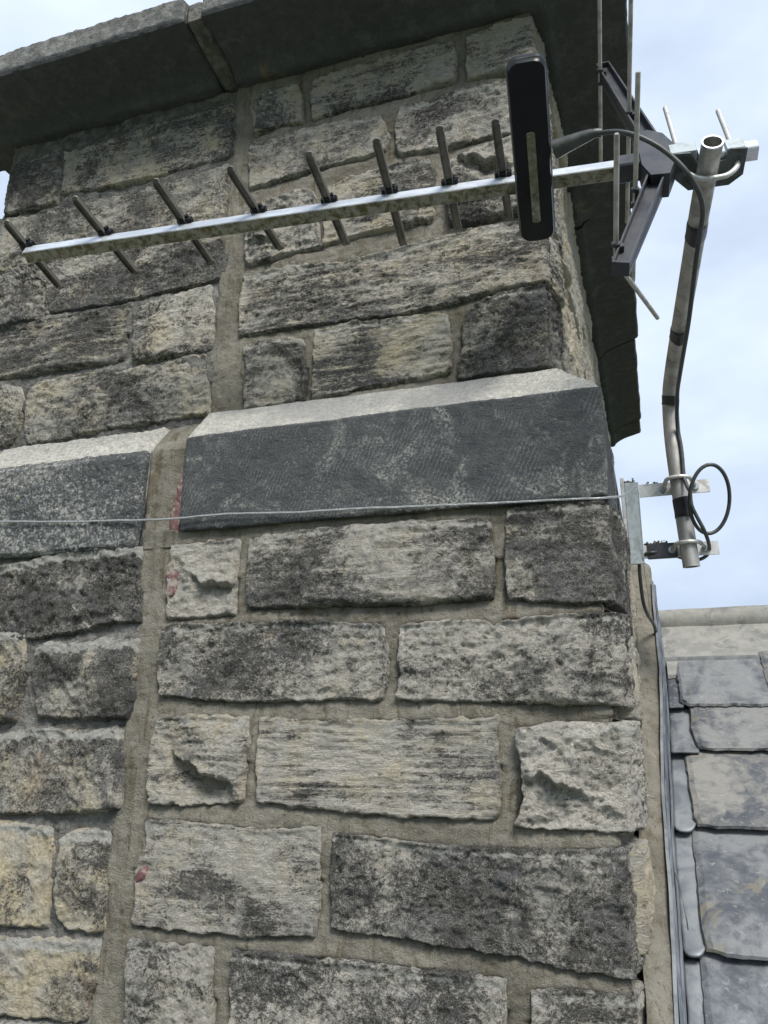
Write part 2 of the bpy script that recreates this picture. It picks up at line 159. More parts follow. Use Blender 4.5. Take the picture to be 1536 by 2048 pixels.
def smooth_path(P, k=6):
    P = np.array(P, float); out = []
    Q = np.vstack([2 * P[0] - P[1], P, 2 * P[-1] - P[-2]])
    for i in range(1, len(Q) - 2):
        for t in np.linspace(0, 1, k, endpoint=False):
            a, b, c, d = Q[i - 1], Q[i], Q[i + 1], Q[i + 2]
            out.append(.5 * ((2 * b) + (c - a) * t + (2 * a - 5 * b + 4 * c - d) * t * t + (3 * b - a - 3 * c + d) * t ** 3))
    out.append(P[-1]); return np.array(out)

# ------------------------------------------------------------------ materials
class NG:
    def __init__(s, name):
        s.m = bpy.data.materials.new(name); s.m.use_nodes = True; s.t = s.m.node_tree; s.t.nodes.clear()
        s.o = s.t.nodes.new('ShaderNodeOutputMaterial'); s.b = s.t.nodes.new('ShaderNodeBsdfPrincipled'); s.t.links.new(s.b.outputs[0], s.o.inputs[0])
        s.b.inputs['Specular IOR Level'].default_value = .35
    def put(s, inp, v):
        if hasattr(v, 'is_output') or isinstance(v, bpy.types.NodeSocket): s.t.links.new(v, inp)
        elif isinstance(v, tuple) and len(v) == 3 and inp.type == 'RGBA': inp.default_value = (*v, 1)
        else: inp.default_value = v
    def math(s, op, a, b=0.0, c=None, clamp=False):
        n = s.t.nodes.new('ShaderNodeMath'); n.operation = op; n.use_clamp = clamp; s.put(n.inputs[0], a); s.put(n.inputs[1], b)
        if c is not None: s.put(n.inputs[2], c)
        return n.outputs[0]
    def vmul(s, v, k, add=None):
        n = s.t.nodes.new('ShaderNodeVectorMath'); n.operation = 'MULTIPLY'; s.put(n.inputs[0], v); n.inputs[1].default_value = k; r = n.outputs[0]
        if add is not None:
            n = s.t.nodes.new('ShaderNodeVectorMath'); n.operation = 'ADD'; s.put(n.inputs[0], r); s.put(n.inputs[1], add); r = n.outputs[0]
        return r
    def pos(s, rnd=True):
        g = s.t.nodes.new('ShaderNodeNewGeometry'); p = g.outputs['Position']
        if rnd:
            oi = s.t.nodes.new('ShaderNodeObjectInfo'); n = s.t.nodes.new('ShaderNodeVectorMath'); n.operation = 'MULTIPLY_ADD'
            n.inputs[1].default_value = (13, 29, 17)
            cx = s.t.nodes.new('ShaderNodeCombineXYZ')
            for i in range(3): s.t.links.new(oi.outputs['Random'], cx.inputs[i])
            s.t.links.new(cx.outputs[0], n.inputs[0]); s.t.links.new(p, n.inputs[2]); p = n.outputs[0]
        return p
    def noise(s, v, sc, det=4, rough=.55, dist=0., lac=2.0):
        n = s.t.nodes.new('ShaderNodeTexNoise'); s.put(n.inputs['Vector'], v); n.inputs['Scale'].default_value = sc; n.inputs['Detail'].default_value = det
        n.inputs['Roughness'].default_value = rough; n.inputs['Distortion'].default_value = dist; n.inputs['Lacunarity'].default_value = lac
        return n.outputs['Fac']
    def attr(s, name):
        n = s.t.nodes.new('ShaderNodeAttribute'); n.attribute_type = 'OBJECT'; n.attribute_name = name; return n.outputs['Fac']
    def ss(s, v, a, b, lo=0., hi=1.):
        n = s.t.nodes.new('ShaderNodeMapRange'); n.interpolation_type = 'SMOOTHSTEP'; s.put(n.inputs['Value'], v)
        n.inputs['From Min'].default_value = a; n.inputs['From Max'].default_value = b; n.inputs['To Min'].default_value = lo; n.inputs['To Max'].default_value = hi
        return n.outputs[0]
    def mix(s, f, a, b, mode='MIX'):
        n = s.t.nodes.new('ShaderNodeMixRGB'); n.blend_type = mode; s.put(n.inputs[0], f); s.put(n.inputs[1], a); s.put(n.inputs[2], b); return n.outputs[0]
    def bump(s, h, strength=.5, dist=.002, nrm=None):
        n = s.t.nodes.new('ShaderNodeBump'); n.inputs['Strength'].default_value = strength; n.inputs['Distance'].default_value = dist; s.put(n.inputs['Height'], h)
        if nrm is not None: s.t.links.new(nrm, n.inputs['Normal'])
        return n.outputs[0]
    def fin(s, col, rough=.85, nrm=None, metal=0., spec=None):
        s.put(s.b.inputs['Base Color'], col); s.put(s.b.inputs['Roughness'], rough); s.b.inputs['Metallic'].default_value = metal
        if nrm is not None: s.t.links.new(nrm, s.b.inputs['Normal'])
        if spec is not None: s.b.inputs['Specular IOR Level'].default_value = spec
        return s.m

def mat_stone():
    g = NG('weathered sandstone'); p = g.pos(); soot = g.attr('soot'); warm = g.attr('warm'); streak = g.attr('streak'); grain = g.attr('grain'); speck = g.attr('speck')
    gm = g.t.nodes.new('ShaderNodeVectorMath'); gm.operation = 'SCALE'; g.t.links.new(p, gm.inputs[0]); g.t.links.new(grain, gm.inputs['Scale']); p = gm.outputs[0]
    flat = g.vmul(p, (.68, .68, 1.75))
    mixv = g.t.nodes.new('ShaderNodeMix'); mixv.data_type = 'VECTOR'; g.put(mixv.inputs[0], g.math('MULTIPLY', streak, .85)); g.t.links.new(p, mixv.inputs[4]); g.t.links.new(flat, mixv.inputs[5]); q = mixv.outputs[1]
    big = g.noise(p, 7.5, 5, .58, .7); mid = g.noise(q, 52, 8, .76, 1.3); fine = g.noise(q, 240, 5, .78, .3); grit = g.noise(p, 620, 3, .7)
    s = g.math('MULTIPLY_ADD', big, 3.0, -1.5); s = g.math('MULTIPLY_ADD', g.math('MULTIPLY', g.math('SUBTRACT', mid, .5), speck), 3.0, s)
    bands = g.noise(g.vmul(p, (6, 6, 95)), 1.0, 4, .65, .25); s = g.math('MULTIPLY_ADD', g.math('MULTIPLY', g.math('SUBTRACT', bands, .5), streak), 2.5, s)
    s = g.math('MULTIPLY_ADD', g.math('MULTIPLY', g.math('SUBTRACT', fine, .5), speck), 2.6, s); s = g.math('MULTIPLY_ADD', g.math('SUBTRACT', g.math('MULTIPLY_ADD', streak, .06, soot), .545), 1.9, s)
    s = g.math('MULTIPLY_ADD', g.math('SUBTRACT', grit, .5), .8, s)
    dk = g.ss(s, -.32, .32)
    wm = g.math('ADD', g.math('MULTIPLY_ADD', g.noise(p, 19, 4, .6), 3.0, -1.92), warm, clamp=True)
    buff = g.mix(g.noise(p, 33, 3), (.72, .605, .37), (.78, .67, .46))
    pale = g.mix(wm, g.mix(g.noise(q, 60, 4, .7), (.40, .372, .325), (.90, .845, .745)), buff)
    dark = g.mix(g.noise(p, 30, 3, .6), (.024, .026, .031), (.115, .106, .090))
    c = g.mix(dk, pale, dark)
    c = g.mix(g.math('MULTIPLY', g.math('MULTIPLY', g.ss(g.noise(p, 17, 6, .75, 1.0), .50, .62), soot), .75), c, g.mix(g.ss(fine, .35, .65), (.055, .062, .075), (.30, .31, .325)))
    # rust coloured iron stains
    c = g.mix(g.math('MULTIPLY', g.ss(g.noise(p, 9, 3, .5), .66, .74), .22), c, (.33, .19, .10))
    # pale mineral veins and lichen flecks
    v1 = g.noise(q, 85, 5, .65, 1.6); vein = g.ss(g.math('ABSOLUTE', g.math('SUBTRACT', v1, .5)), .0, .022, 1., 0.)
    v2 = g.noise(q, 150, 4, .7, 2.2); vein2 = g.ss(g.math('ABSOLUTE', g.math('SUBTRACT', v2, .5)), .0, .03, 1., 0.)
    vm = g.ss(g.noise(p, 26, 3, .6), .40, .60)
    c = g.mix(g.math('MULTIPLY', g.math('MULTIPLY', vein, vm), .8), c, (.82, .80, .74))
    c = g.mix(g.math('MULTIPLY', vein2, .38), c, (.78, .76, .70)); v3 = g.noise(q, 120, 4, .7, 2.0); dv = g.ss(g.math('ABSOLUTE', g.math('SUBTRACT', v3, .5)), .0, .03, 1., 0.); c = g.mix(g.math('MULTIPLY', dv, .22), c, (.05, .05, .052))
    fl = g.ss(g.noise(p, 240, 4, .8, .8), .61, .68); c = g.mix(g.math('MULTIPLY', fl, .6), c, (.68, .67, .62))
    lich = g.math('MULTIPLY', g.ss(g.noise(p, 44, 3, .6, .8), .70, .73), g.ss(g.noise(p, 400, 2, .6), .3, .55)); c = g.mix(g.math('MULTIPLY', lich, .7), c, (.47, .45, .33))
    ca = g.t.nodes.new('ShaderNodeAttribute'); ca.attribute_name = 'edge_pale'; epale = g.math('ADD', ca.outputs['Fac'], g.math('MULTIPLY_ADD', g.noise(p, 55, 5, .7, .8), 1.6, -.8)); c = g.mix(g.math('MULTIPLY', g.ss(epale, .30, .55), .9), c, (.62, .61, .56))
    blk = g.ss(g.noise(p, 330, 4, .8, .5), .60, .69); c = g.mix(g.math('MULTIPLY', blk, .65), c, (.03, .03, .032))
    h = g.math('MULTIPLY_ADD', mid, 2.6, g.math('MULTIPLY_ADD', fine, 1.2, g.math('MULTIPLY', grit, .5)))
    lay = g.noise(g.vmul(p, (5, 5, 120)), 3.2, 3, .6); h = g.math('MULTIPLY_ADD', g.math('MULTIPLY', lay, streak), .55, h)
    h = g.math('MULTIPLY_ADD', vein, .3, h)
    return g.fin(c, .93, g.bump(h, 1.0, .0058), spec=.08)
def mat_plinth(name, chis):
    g = NG(name); p = g.pos(); soot = g.attr('soot')
    wash = g.t.nodes.new('ShaderNodeAttribute'); wash.attribute_name = 'wash'; wv = wash.outputs['Fac']
    big = g.noise(p, 9, 4, .6, .5); mid = g.noise(p, 55, 6, .7, .4); fine = g.noise(p, 260, 4, .75); grit = g.noise(p, 700, 2, .6)
    s = g.math('ADD', g.math('MULTIPLY_ADD', mid, 1.5, -.75), g.math('MULTIPLY_ADD', big, 2.0, -1.0)); s = g.math('ADD', s, g.math('MULTIPLY_ADD', fine, 2.8, -1.4)); s = g.math('ADD', s, g.math('MULTIPLY_ADD', soot, 1.6, -.8))
    if not chis: s = g.math('ADD', s, g.math('MULTIPLY_ADD', g.noise(p, 130, 6, .8, .5), 4.0, -2.35))
    c = g.mix(g.ss(s, -.7, .35), (.36, .36, .335), g.mix(mid, (.026, .031, .039), (.135, .138, .135)))
    bl = g.math('MULTIPLY', g.ss(g.noise(p, 10, 6, .75, 1.0), .50, .68), g.ss(fine, .42, .60)); c = g.mix(g.math('MULTIPLY', bl, .85), c, (.40, .40, .36))
    ye = g.math('MULTIPLY', g.ss(g.noise(p, 17, 3, .6, .6), .70, .75), g.ss(fine, .35, .55)); c = g.mix(g.math('MULTIPLY', ye, .6), c, (.42, .41, .25))
    washed = g.mix(g.ss(g.noise(p, 150, 6, .8), .34, .66), (.34, .325, .29), (.60, .58, .525)); washed = g.mix(g.math('MULTIPLY', g.ss(g.noise(p, 6, 5, .6), .46, .60), .65), washed, (.27, .27, .265))
    edge = g.math('ADD', wv, g.math('MULTIPLY_ADD', g.noise(p, 70, 5, .7), .9, -.45))
    c = g.mix(g.ss(edge, .40, .62), c, washed)
    h = g.math('MULTIPLY_ADD', fine, 1.0, g.math('MULTIPLY_ADD', mid, 1.8, g.math('MULTIPLY', grit, .6)))
    if chis:
        sk = g.t.nodes.new('ShaderNodeTexWave'); sk.bands_direction = 'X'; sk.inputs['Scale'].default_value = 55; sk.inputs['Distortion'].default_value = 7; sk.inputs['Detail'].default_value = 5; sk.inputs['Detail Scale'].default_value = 1.2; sk.inputs['Detail Roughness'].default_value = .7
        rot = g.t.nodes.new('ShaderNodeMapping'); rot.inputs['Rotation'].default_value = (0, math.radians(-24), 0); g.t.links.new(g.pos(False), rot.inputs['Vector']); g.t.links.new(rot.outputs[0], sk.inputs['Vector'])
        wvv = g.math('MULTIPLY', sk.outputs['Fac'], g.ss(g.noise(p, 14, 3), .35, .6))
        h = g.math('MULTIPLY_ADD', wvv, .22, h)
        c = g.mix(g.math('MULTIPLY', g.ss(g.math('MULTIPLY', wvv, fine), .30, .52), .22), c, (.33, .34, .34))
    return g.fin(c, .92, g.bump(h, .9, .004), spec=.12)
def mat_coping():
    g = NG('sooty coping stone'); p = g.pos(); big = g.noise(p, 7, 5, .6, .8); mid = g.noise(p, 60, 5, .7); fine = g.noise(p, 420, 3, .7)
    wash = g.t.nodes.new('ShaderNodeAttribute'); wash.attribute_name = 'wash'; wv = wash.outputs['Fac']
    c = g.mix(mid, (.045, .049, .055), (.125, .128, .130)); c = g.mix(g.math('MULTIPLY', g.ss(g.noise(p, 4, 3), .5, .7), .35), c, (.05, .056, .048))
    c = g.mix(g.math('MULTIPLY', g.ss(g.noise(p, 6, 7, .72, .3), .60, .68), .7), c, (.20, .165, .10)); c = g.mix(g.math('MULTIPLY', g.ss(g.noise(g.vmul(p, (1, 1, 1)), 26, 6, .8, .3), .50, .66), .6), c, (.14, .144, .145))
    c = g.mix(g.math('MULTIPLY', g.ss(g.noise(p, 300, 3, .8), .62, .72), .35), c, (.22, .23, .2))
    worn = g.mix(g.ss(mid, .35, .7), (.10, .103, .10), (.235, .235, .22)); worn = g.mix(g.ss(fine, .55, .7), worn, (.07, .07, .065))
    e = g.math('ADD', wv, g.math('MULTIPLY_ADD', g.noise(p, 45, 5, .7), .8, -.4)); c = g.mix(g.ss(e, .38, .6), c, worn)
    rough_h = g.math('MULTIPLY_ADD', mid, 2.0, g.math('MULTIPLY', fine, .8))
    return g.fin(c, .9, g.bump(rough_h, .8, .004), spec=.12)
def mat_mortar(name, ca, cb, cc, grain, bstr, vertical=0):
    g = NG(name); p = g.pos(False); big = g.noise(p, 8, 4, .6, .5); mid = g.noise(p, 50, 5, .65); fine = g.noise(p, grain, 4, .75)
    c = g.mix(g.ss(big, .35, .65), ca, cb); c = g.mix(g.math('MULTIPLY', g.ss(mid, .42, .72), .6), c, cc)
    c = g.mix(g.math('MULTIPLY', g.ss(fine, .60, .70), .5), c, (.06, .055, .045)); c = g.mix(g.math('MULTIPLY', g.ss(g.noise(p, grain * 1.3, 2, .5), .62, .72), .4), c, (.42, .40, .34))
    h = g.math('MULTIPLY_ADD', mid, 2.0, g.math('MULTIPLY', fine, 1.1)); h = g.math('MULTIPLY_ADD', g.ss(g.noise(p, 150, 3, .6), .66, .72), -1.2, h)
    if vertical:
        c = g.mix(g.math('MULTIPLY', g.ss(g.noise(g.vmul(p, (60, 60, 9)), 1., 5, .7, .6), .52, .66), .7), c, (.115, .092, .055)); c = g.mix(g.math('MULTIPLY', g.ss(g.noise(p, 34, 6, .75, 1.), .56, .68), .5), c, (.33, .31, .26))
        br = g.noise(g.vmul(p, (190, 190, 12)), 1., 3, .6); h = g.math('MULTIPLY_ADD', br, .5, h)
    return g.fin(c, .95, g.bump(h, bstr, .0035), spec=.1)
def mat_slate(name):
    g = NG(name); p = g.pos(); w = g.attr('warm'); big = g.noise(p, 9, 5, .6, .9); mid = g.noise(p, 60, 5, .65, .5); fine = g.noise(p, 330, 3, .7)
    base = g.mix(g.noise(p, 4, 2), (.048, .054, .068), (.085, .092, .106))
    bloom = g.mix(w, (.165, .178, .195), (.225, .215, .19)); s = g.math('ADD', g.math('MULTIPLY_ADD', big, 2.4, -1.2), g.math('MULTIPLY_ADD', mid, 1.3, -.62)); c = g.mix(g.ss(s, -.35, .35), base, bloom)
    c = g.mix(g.math('MULTIPLY', g.ss(g.noise(p, 13, 4, .6, 1.2), .60, .68), .55), c, (.20, .18, .125))
    c = g.mix(g.math('MULTIPLY', g.ss(g.noise(p, 24, 4, .7), .64, .7), .4), c, (.26, .27, .265))
    c = g.mix(g.math('MULTIPLY', g.ss(fine, .58, .7), .3), c, (.08, .085, .09))
    sc = g.noise(g.vmul(p, (18, 60, 60)), 1.2, 4, .6); c = g.mix(g.math('MULTIPLY', g.ss(g.noise(p, 90, 4, .7, .6), .60, .66), .5), c, (.27, .28, .26))
    h = g.math('MULTIPLY_ADD', mid, .8, g.math('MULTIPLY_ADD', fine, .35, g.math('MULTIPLY', sc, .9)))
    return g.fin(c, g.ss(mid, .3, .7, .5, .75), g.bump(h, .5, .0018), spec=.4)
def mat_metal(name, ca, cb, rough, metal=1., sc=60, bump=.15, dirt=None, stretch=(1, 1, 1)):
    g = NG(name); p = g.vmul(g.pos(), stretch); n1_ = g.noise(p, sc, 5, .65, .6); n2_ = g.noise(p, sc * 6, 3, .6)
    c = g.mix(g.ss(n1_, .35, .65), ca, cb)
    r = g.ss(n1_, .3, .7, rough - .08, rough + .12)
    if dirt: c = g.mix(g.math('MULTIPLY', g.ss(g.noise(p, sc * .5, 5, .7), .52, .66), dirt[1]), c, dirt[0])
    return g.fin(c, r, g.bump(g.math('MULTIPLY_ADD', n1_, 1., g.math('MULTIPLY', n2_, .4)), bump, .001), metal=metal, spec=.5)
def mat_plain(name, ca, cb, rough, sc=80, bump=.2, dirt=None, spec=.4):
    g = NG(name); p = g.pos(); n1_ = g.noise(p, sc, 5, .65); c = g.mix(g.ss(n1_, .35, .65), ca, cb)
    if dirt: c = g.mix(g.math('MULTIPLY', g.ss(g.noise(p, sc * .6, 5, .7, .5), dirt[2], dirt[2] + .1), dirt[1]), c, dirt[0])
    return g.fin(c, g.ss(n1_, .3, .7, rough - .06, rough + .08), g.bump(g.noise(p, sc * 4, 3), bump, .001), spec=spec)

STONE = mat_stone()
PLR = mat_plinth('tooled sooty sandstone', True); PLL = mat_plinth('rough sooty sandstone', False)
COPE = mat_coping()
MNEW = mat_mortar('fresh lime mortar', (.180, .168, .138), (.270, .252, .212), (.125, .106, .074), 420, 1.0, 1)
MOLD = mat_mortar('old cement mortar', (.085, .083, .078), (.17, .163, .15), (.31, .30, .28), 200, 1.0)
RED = mat_plain('dark red brick scrap', (.10, .045, .048), (.17, .085, .085), .85, 120, .6, ((.30, .27, .23), .8, .50))
SLATE = mat_slate('weathered roof slate')
RIDGE = mat_plain('grey stone ridge tile', (.20, .198, .185), (.27, .264, .24), .85, 40, .5, ((.11, .11, .108), .6, .54))
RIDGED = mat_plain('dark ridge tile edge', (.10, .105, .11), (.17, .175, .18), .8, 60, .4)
LEAD = mat_metal('weathered sheet lead', (.155, .170, .185), (.235, .250, .262), .55, .45, 22, .25, ((.10, .115, .14), .7))
LEADD = mat_metal('dark sheet lead', (.10, .112, .128), (.17, .185, .205), .46, .5, 20, .3, ((.04, .046, .055), .7), (8, 1, 1))
ALU = mat_metal('weathered aluminium', (.72, .74, .78), (.55, .58, .62), .32, .92, 70, .12, ((.30, .30, .27), .45), (.25, 1, 1))
ALUR = mat_metal('aluminium rod', (.19, .178, .16), (.12, .112, .10), .5, .5, 50, .15, ((.12, .12, .10), .6))
RODM = mat_metal('grey aluminium rod', (.46, .44, .40), (.33, .315, .29), .42, .7, 60, .15, ((.18, .17, .15), .5))
POLE = mat_metal('dull aluminium mast', (.47, .46, .44), (.34, .33, .315), .5, .7, 45, .12, ((.14, .13, .11), .6), (1, 1, .3))
GALV = mat_metal('galvanised steel', (.39, .43, .44), (.29, .325, .335), .5, .55, 90, .2, ((.22, .25, .25), .5))
WIRE = mat_metal('dull wire', (.42, .43, .43), (.26, .27, .27), .5, .4, 300, .2)
GALVP = mat_metal('galvanised steel pale', (.60, .60, .58), (.46, .46, .45), .5, .5, 90, .3, ((.24, .22, .18), .6))
GRIME = mat_plain('algae stained aluminium', (.19, .18, .145), (.10, .11, .055), .6, 120, .4, ((.32, .32, .30), .6, .55), .4)
BLK = mat_plain('glossy black plastic', (.004, .0045, .007), (.007, .008, .010), .3, 20, .05, ((.035, .042, .02), .6, .60), .22)
PLA = mat_plain('faded black plastic', (.026, .028, .036), (.040, .042, .050), .42, 40, .15, ((.12, .12, .13), .35, .62), .45)
RUB = mat_plain('black rubber cable', (.030, .034, .034), (.055, .062, .060), .45, 60, .1, None, .5)
TAPE = mat_plain('black tape', (.014, .014, .018), (.03, .03, .04), .38, 60, .3, None, .5)
MOSS = mat_plain('dry moss', (.10, .10, .05), (.20, .17, .10), .95, 300, .8)
GRASS = mat_plain('rough grass', (.05, .08, .03), (.08, .11, .045), .95, 3, .5)
WALLM = mat_plain('rubble wall', (.20, .18, .14), (.30, .27, .21), .95, 9, .6)

# ------------------------------------------------------------------ ground and house below
def ground():
    n = 61; a = np.sign(np.linspace(-1, 1, n)) * np.abs(np.linspace(-1, 1, n)) ** 2.2 * 900
    X, Y = np.meshgrid(a, a, indexing='ij'); Z = -6.2 + fbm(X, Y, .006, 3, 4) * np.clip(np.hypot(X, Y) / 200, 0, 1) * 14
    link('ground', mesh_np('ground', np.stack([X, Y, Z], -1).reshape(-1, 3), grid_faces(n, n), True), GRASS, kind='structure')
ground()

PITCH = math.radians(42); RT = math.tan(PITCH); RC, RS = math.cos(PITCH), math.sin(PITCH)
RY, RZ = .6, .150                     # a line of the roof surface under the ridge lip
def roofz(y): return RZ + (y - RY) * RT

roof = thing('house_roof', 'grey stone slate roof with capped ridge running up to the right side of the stone chimney', 'roof')
b = MB(); ys, ye = -2.0, .69
def slab(bm, x0, x1, y0, y1, t=.06, dz=-.022):
    P = [(x0, y0), (x1, y0), (x1, y1), (x0, y1)]
    V = [(x, y, roofz(y) + dz) for x, y in P] + [(x, y, roofz(y) + dz - t) for x, y in P]
    bm.add(V, [(0, 1, 2, 3), (7, 6, 5, 4), (0, 4, 5, 1), (1, 5, 6, 2), (2, 6, 7, 3), (3, 7, 4, 0)])
slab(b, -3.2, -1.10, ys, ye); slab(b, .02, 3.2, ys, ye); slab(b, -1.0999, .0199, ys, .02)
z0 = roofz(ye) - .022
b.add([(.02, ye, z0), (3.2, ye, z0), (3.2, ye + 3.3, z0 - 3.3 * RT), (.02, ye + 3.3, z0 - 3.3 * RT), (.02, ye, z0 - .06), (3.2, ye, z0 - .06), (3.2, ye + 3.3, z0 - 3.3 * RT - .06), (.02, ye + 3.3, z0 - 3.3 * RT - .06)],
      [(0, 1, 2, 3), (7, 6, 5, 4), (0, 4, 5, 1), (1, 5, 6, 2), (2, 6, 7, 3), (3, 7, 4, 0)])
b.build('roof_deck', WALLM, roof)
house = thing('house_wall', 'rubble stone house wall under the slate roof', 'wall')
b = MB()
b.box((0, -1.75, -4.1), ((1, 0, 0), (0, 1, 0), (0, 0, 1)), (3.0, .15, 2.2)); b.box((0, 3.4, -4.1), ((1, 0, 0), (0, 1, 0), (0, 0, 1)), (3.0, .15, 2.2))
b.build('wall_leaf', WALLM, house)
b = MB()
for sx in (-2.95, 2.95):
    b.poly_extrude([(sx - .12, -1.6, -6.3), (sx - .12, 3.25, -6.3), (sx - .12, 3.25, -2.35), (sx - .12, .69, .08), (sx - .12, -1.6, -2.0)], (.24, 0, 0))
b.build('gable', WALLM, house)

def slate_mesh(wd, ln, th, seed):
    r = random.Random(seed); nu, nv = 34, 30
    u = np.linspace(0, 1, nu)[:, None] * np.ones((1, nv)); v = np.ones((nu, 1)) * np.linspace(0, 1, nv)[None, :]
    X = u * wd; Yl = v * ln
    lowedge = fbm(X * 1.0, Yl * 0 + 1, 22, 3, seed) * .0035 * (1 - v) ** 6
    lowedge = lowedge + fbm(X, Yl * 0 + 5, 130, 2, seed + 31) * .0016 * (1 - v) ** 20
    left = fbm(Yl, X * 0 + 3, 20, 3, seed + 5) * .003 * (1 - u) ** 5 + fbm(Yl, X * 0 + 9, 130, 2, seed + 33) * .0018 * (1 - u) ** 20
    rgt = fbm(Yl, X * 0 + 8, 20, 3, seed + 9) * .004 * u ** 5
    # chipped corner
    ch = np.clip(1 - (u / .09 + v / .07), 0, 1) * .006
    X = X + left + rgt + ch * .7; Yl = Yl + lowedge + ch
    Zt = fbm(X, Yl, 7, 2, seed + 2) * .0015 - (np.clip(1 - v / .03, 0, 1) + np.clip(1 - u / .02, 0, 1) * .8) * th * .35
    top = np.stack([X, Yl * 1.0, Zt + th], -1).reshape(-1, 3)
    # perimeter skirt in two steps for a split, layered edge
    idx = [i * nv for i in range(nu)] + [(nu - 1) * nv + j for j in range(1, nv)] + [i * nv + nv - 1 for i in range(nu - 2, -1, -1)] + [j for j in range(nv - 2, 0, -1)]
    ring = top[idx]; c = ring.mean(0); n = len(idx)
    mid_ = ring.copy(); mid_[:, 2] -= th * .45; dirs_ = (ring - c); dirs_[:, 2] = 0; dirs_ /= np.linalg.norm(dirs_, axis=1)[:, None]
    mid_ += dirs_ * (.0018 + .0030 * fbm(ring[:, 0], ring[:, 1], 90, 2, seed + 4)[:, None]); low = mid_.copy(); low[:, 2] = 0; low -= dirs_ * .002
    V = np.vstack([top, mid_, low]); base = len(top)
    F = [tuple(f) for f in grid_faces(nu, nv)]
    for k in range(n):
        k2 = (k + 1) % n; F.append((idx[k2], idx[k], base + k, base + k2)); F.append((base + k2, base + k, base + n + k, base + n + k2))
    F.append(tuple(base + n + k for k in range(n)))
    me = bpy.data.meshes.new('slate'); me.from_pydata(V.tolist(), [], F); me.validate(); me.materials.append(SLATE); return me
def roof_matrix(x, y, lift=0., tilt=0., yaw=0.):
    return Matrix.Translation((x, y, roofz(y) + lift)) @ Matrix.Rotation(PITCH - tilt, 4, 'X') @ Matrix.Rotation(yaw, 4, 'Z')
# rows seen in the photo: lower edge y, left edge x, then generic rows further down
rows = [(.500, .076, .16), (.420, .090, .25), (.303, .0755, .30), (.157, .069, .35), (.012, .062, .36)]
y = .012
while y > -1.85: y -= .155; rows.append((y, .0 + random.Random(int(y * 1000)).uniform(-.12, .12), .31))
variants = {}
rr = random.Random(5); cnt = 0
def slate(x, yb, wd, ln, warm=0.3, tilt=.085, yaw=0., th=.0085):
    key = (round(wd, 2), round(ln, 2), rr.randrange(3))
    if key not in variants: variants[key] = slate_mesh(round(wd, 2), round(ln, 2), th, len(variants) + 3)
    o = link('slate', variants[key], None, roof); o['warm'] = warm
    o.matrix_local = roof_matrix(x, yb, .020, tilt, yaw)
    return o
for ri, (yb, x0, ln) in enumerate(rows):
    front = yb < -.16
    xs = []
    if ri < 5:
        x = x0; wlist = [[.137, .24, .26], [.27, .22, .25], [.25, .26, .24], [.28, .22, .25], [.24, .26, .26]][ri]; k = 0
        while x < 2.6:
            wd = wlist[k] if k < 3 else rr.choice([.22, .25, .28]); xs.append((x, wd)); x += wd + .003; k += 1
        if front:
            x = x0 - .003
            while x > -1.9: wd = rr.choice([.22, .25, .28]); x -= wd + .003; xs.append((x, wd))
    else:
        x = -1.9 + x0
        while x < 2.3: wd = rr.choice([.22, .25, .28]); xs.append((x, wd)); x += wd + .003
    for (x, wd) in xs:
        if not front and x < .05: continue
        wm = {0: .35, 1: .55, 2: .85, 3: .25, 4: .1}.get(ri, rr.uniform(0, .8)) if x < .1 else rr.uniform(.1, .8)
        slate(x, yb, wd, min(ln, (RY + .05 - yb) / RC), wm, yaw=rr.uniform(-.012, .012))
# head course and strip below the ridge
o = slate(.218, .520, .22, .12, .9, .04); o = slate(.443, .518, .24, .12, .6, .04)
b = MB(); q = [(.060, .569), (.09, .572), (.13, .567), (.189, .560), (.190, .573), (.13, .585), (.10, .61), (.060, .61)]
b.add([(x, y, roofz(y) + .016) for x, y in q] + [(x, y, roofz(y) + .010) for x, y in q], [tuple(range(8)), tuple(range(15, 7, -1))] + [(i + 8, (i + 1) % 8 + 8, (i + 1) % 8, i) for i in range(8)])
b.build('undercourse_slate', RIDGE, roof, warm=.9)
b = MB(); q = [(.115, .592), (.14, .583), (.2, .580), (.26, .577), (.26, .62), (.1, .62)]
b.add([(x, y, roofz(y) + .010) for x, y in q] + [(x, y, roofz(y) + .003) for x, y in q], [tuple(range(6)), tuple(range(11, 5, -1))] + [(i + 6, (i + 1) % 6 + 6, (i + 1) % 6, i) for i in range(6)])
b.build('torn_slate', mat_plain('brown torn slate', (.30, .22, .16), (.36, .29, .21), .9, 60, .6), roof)
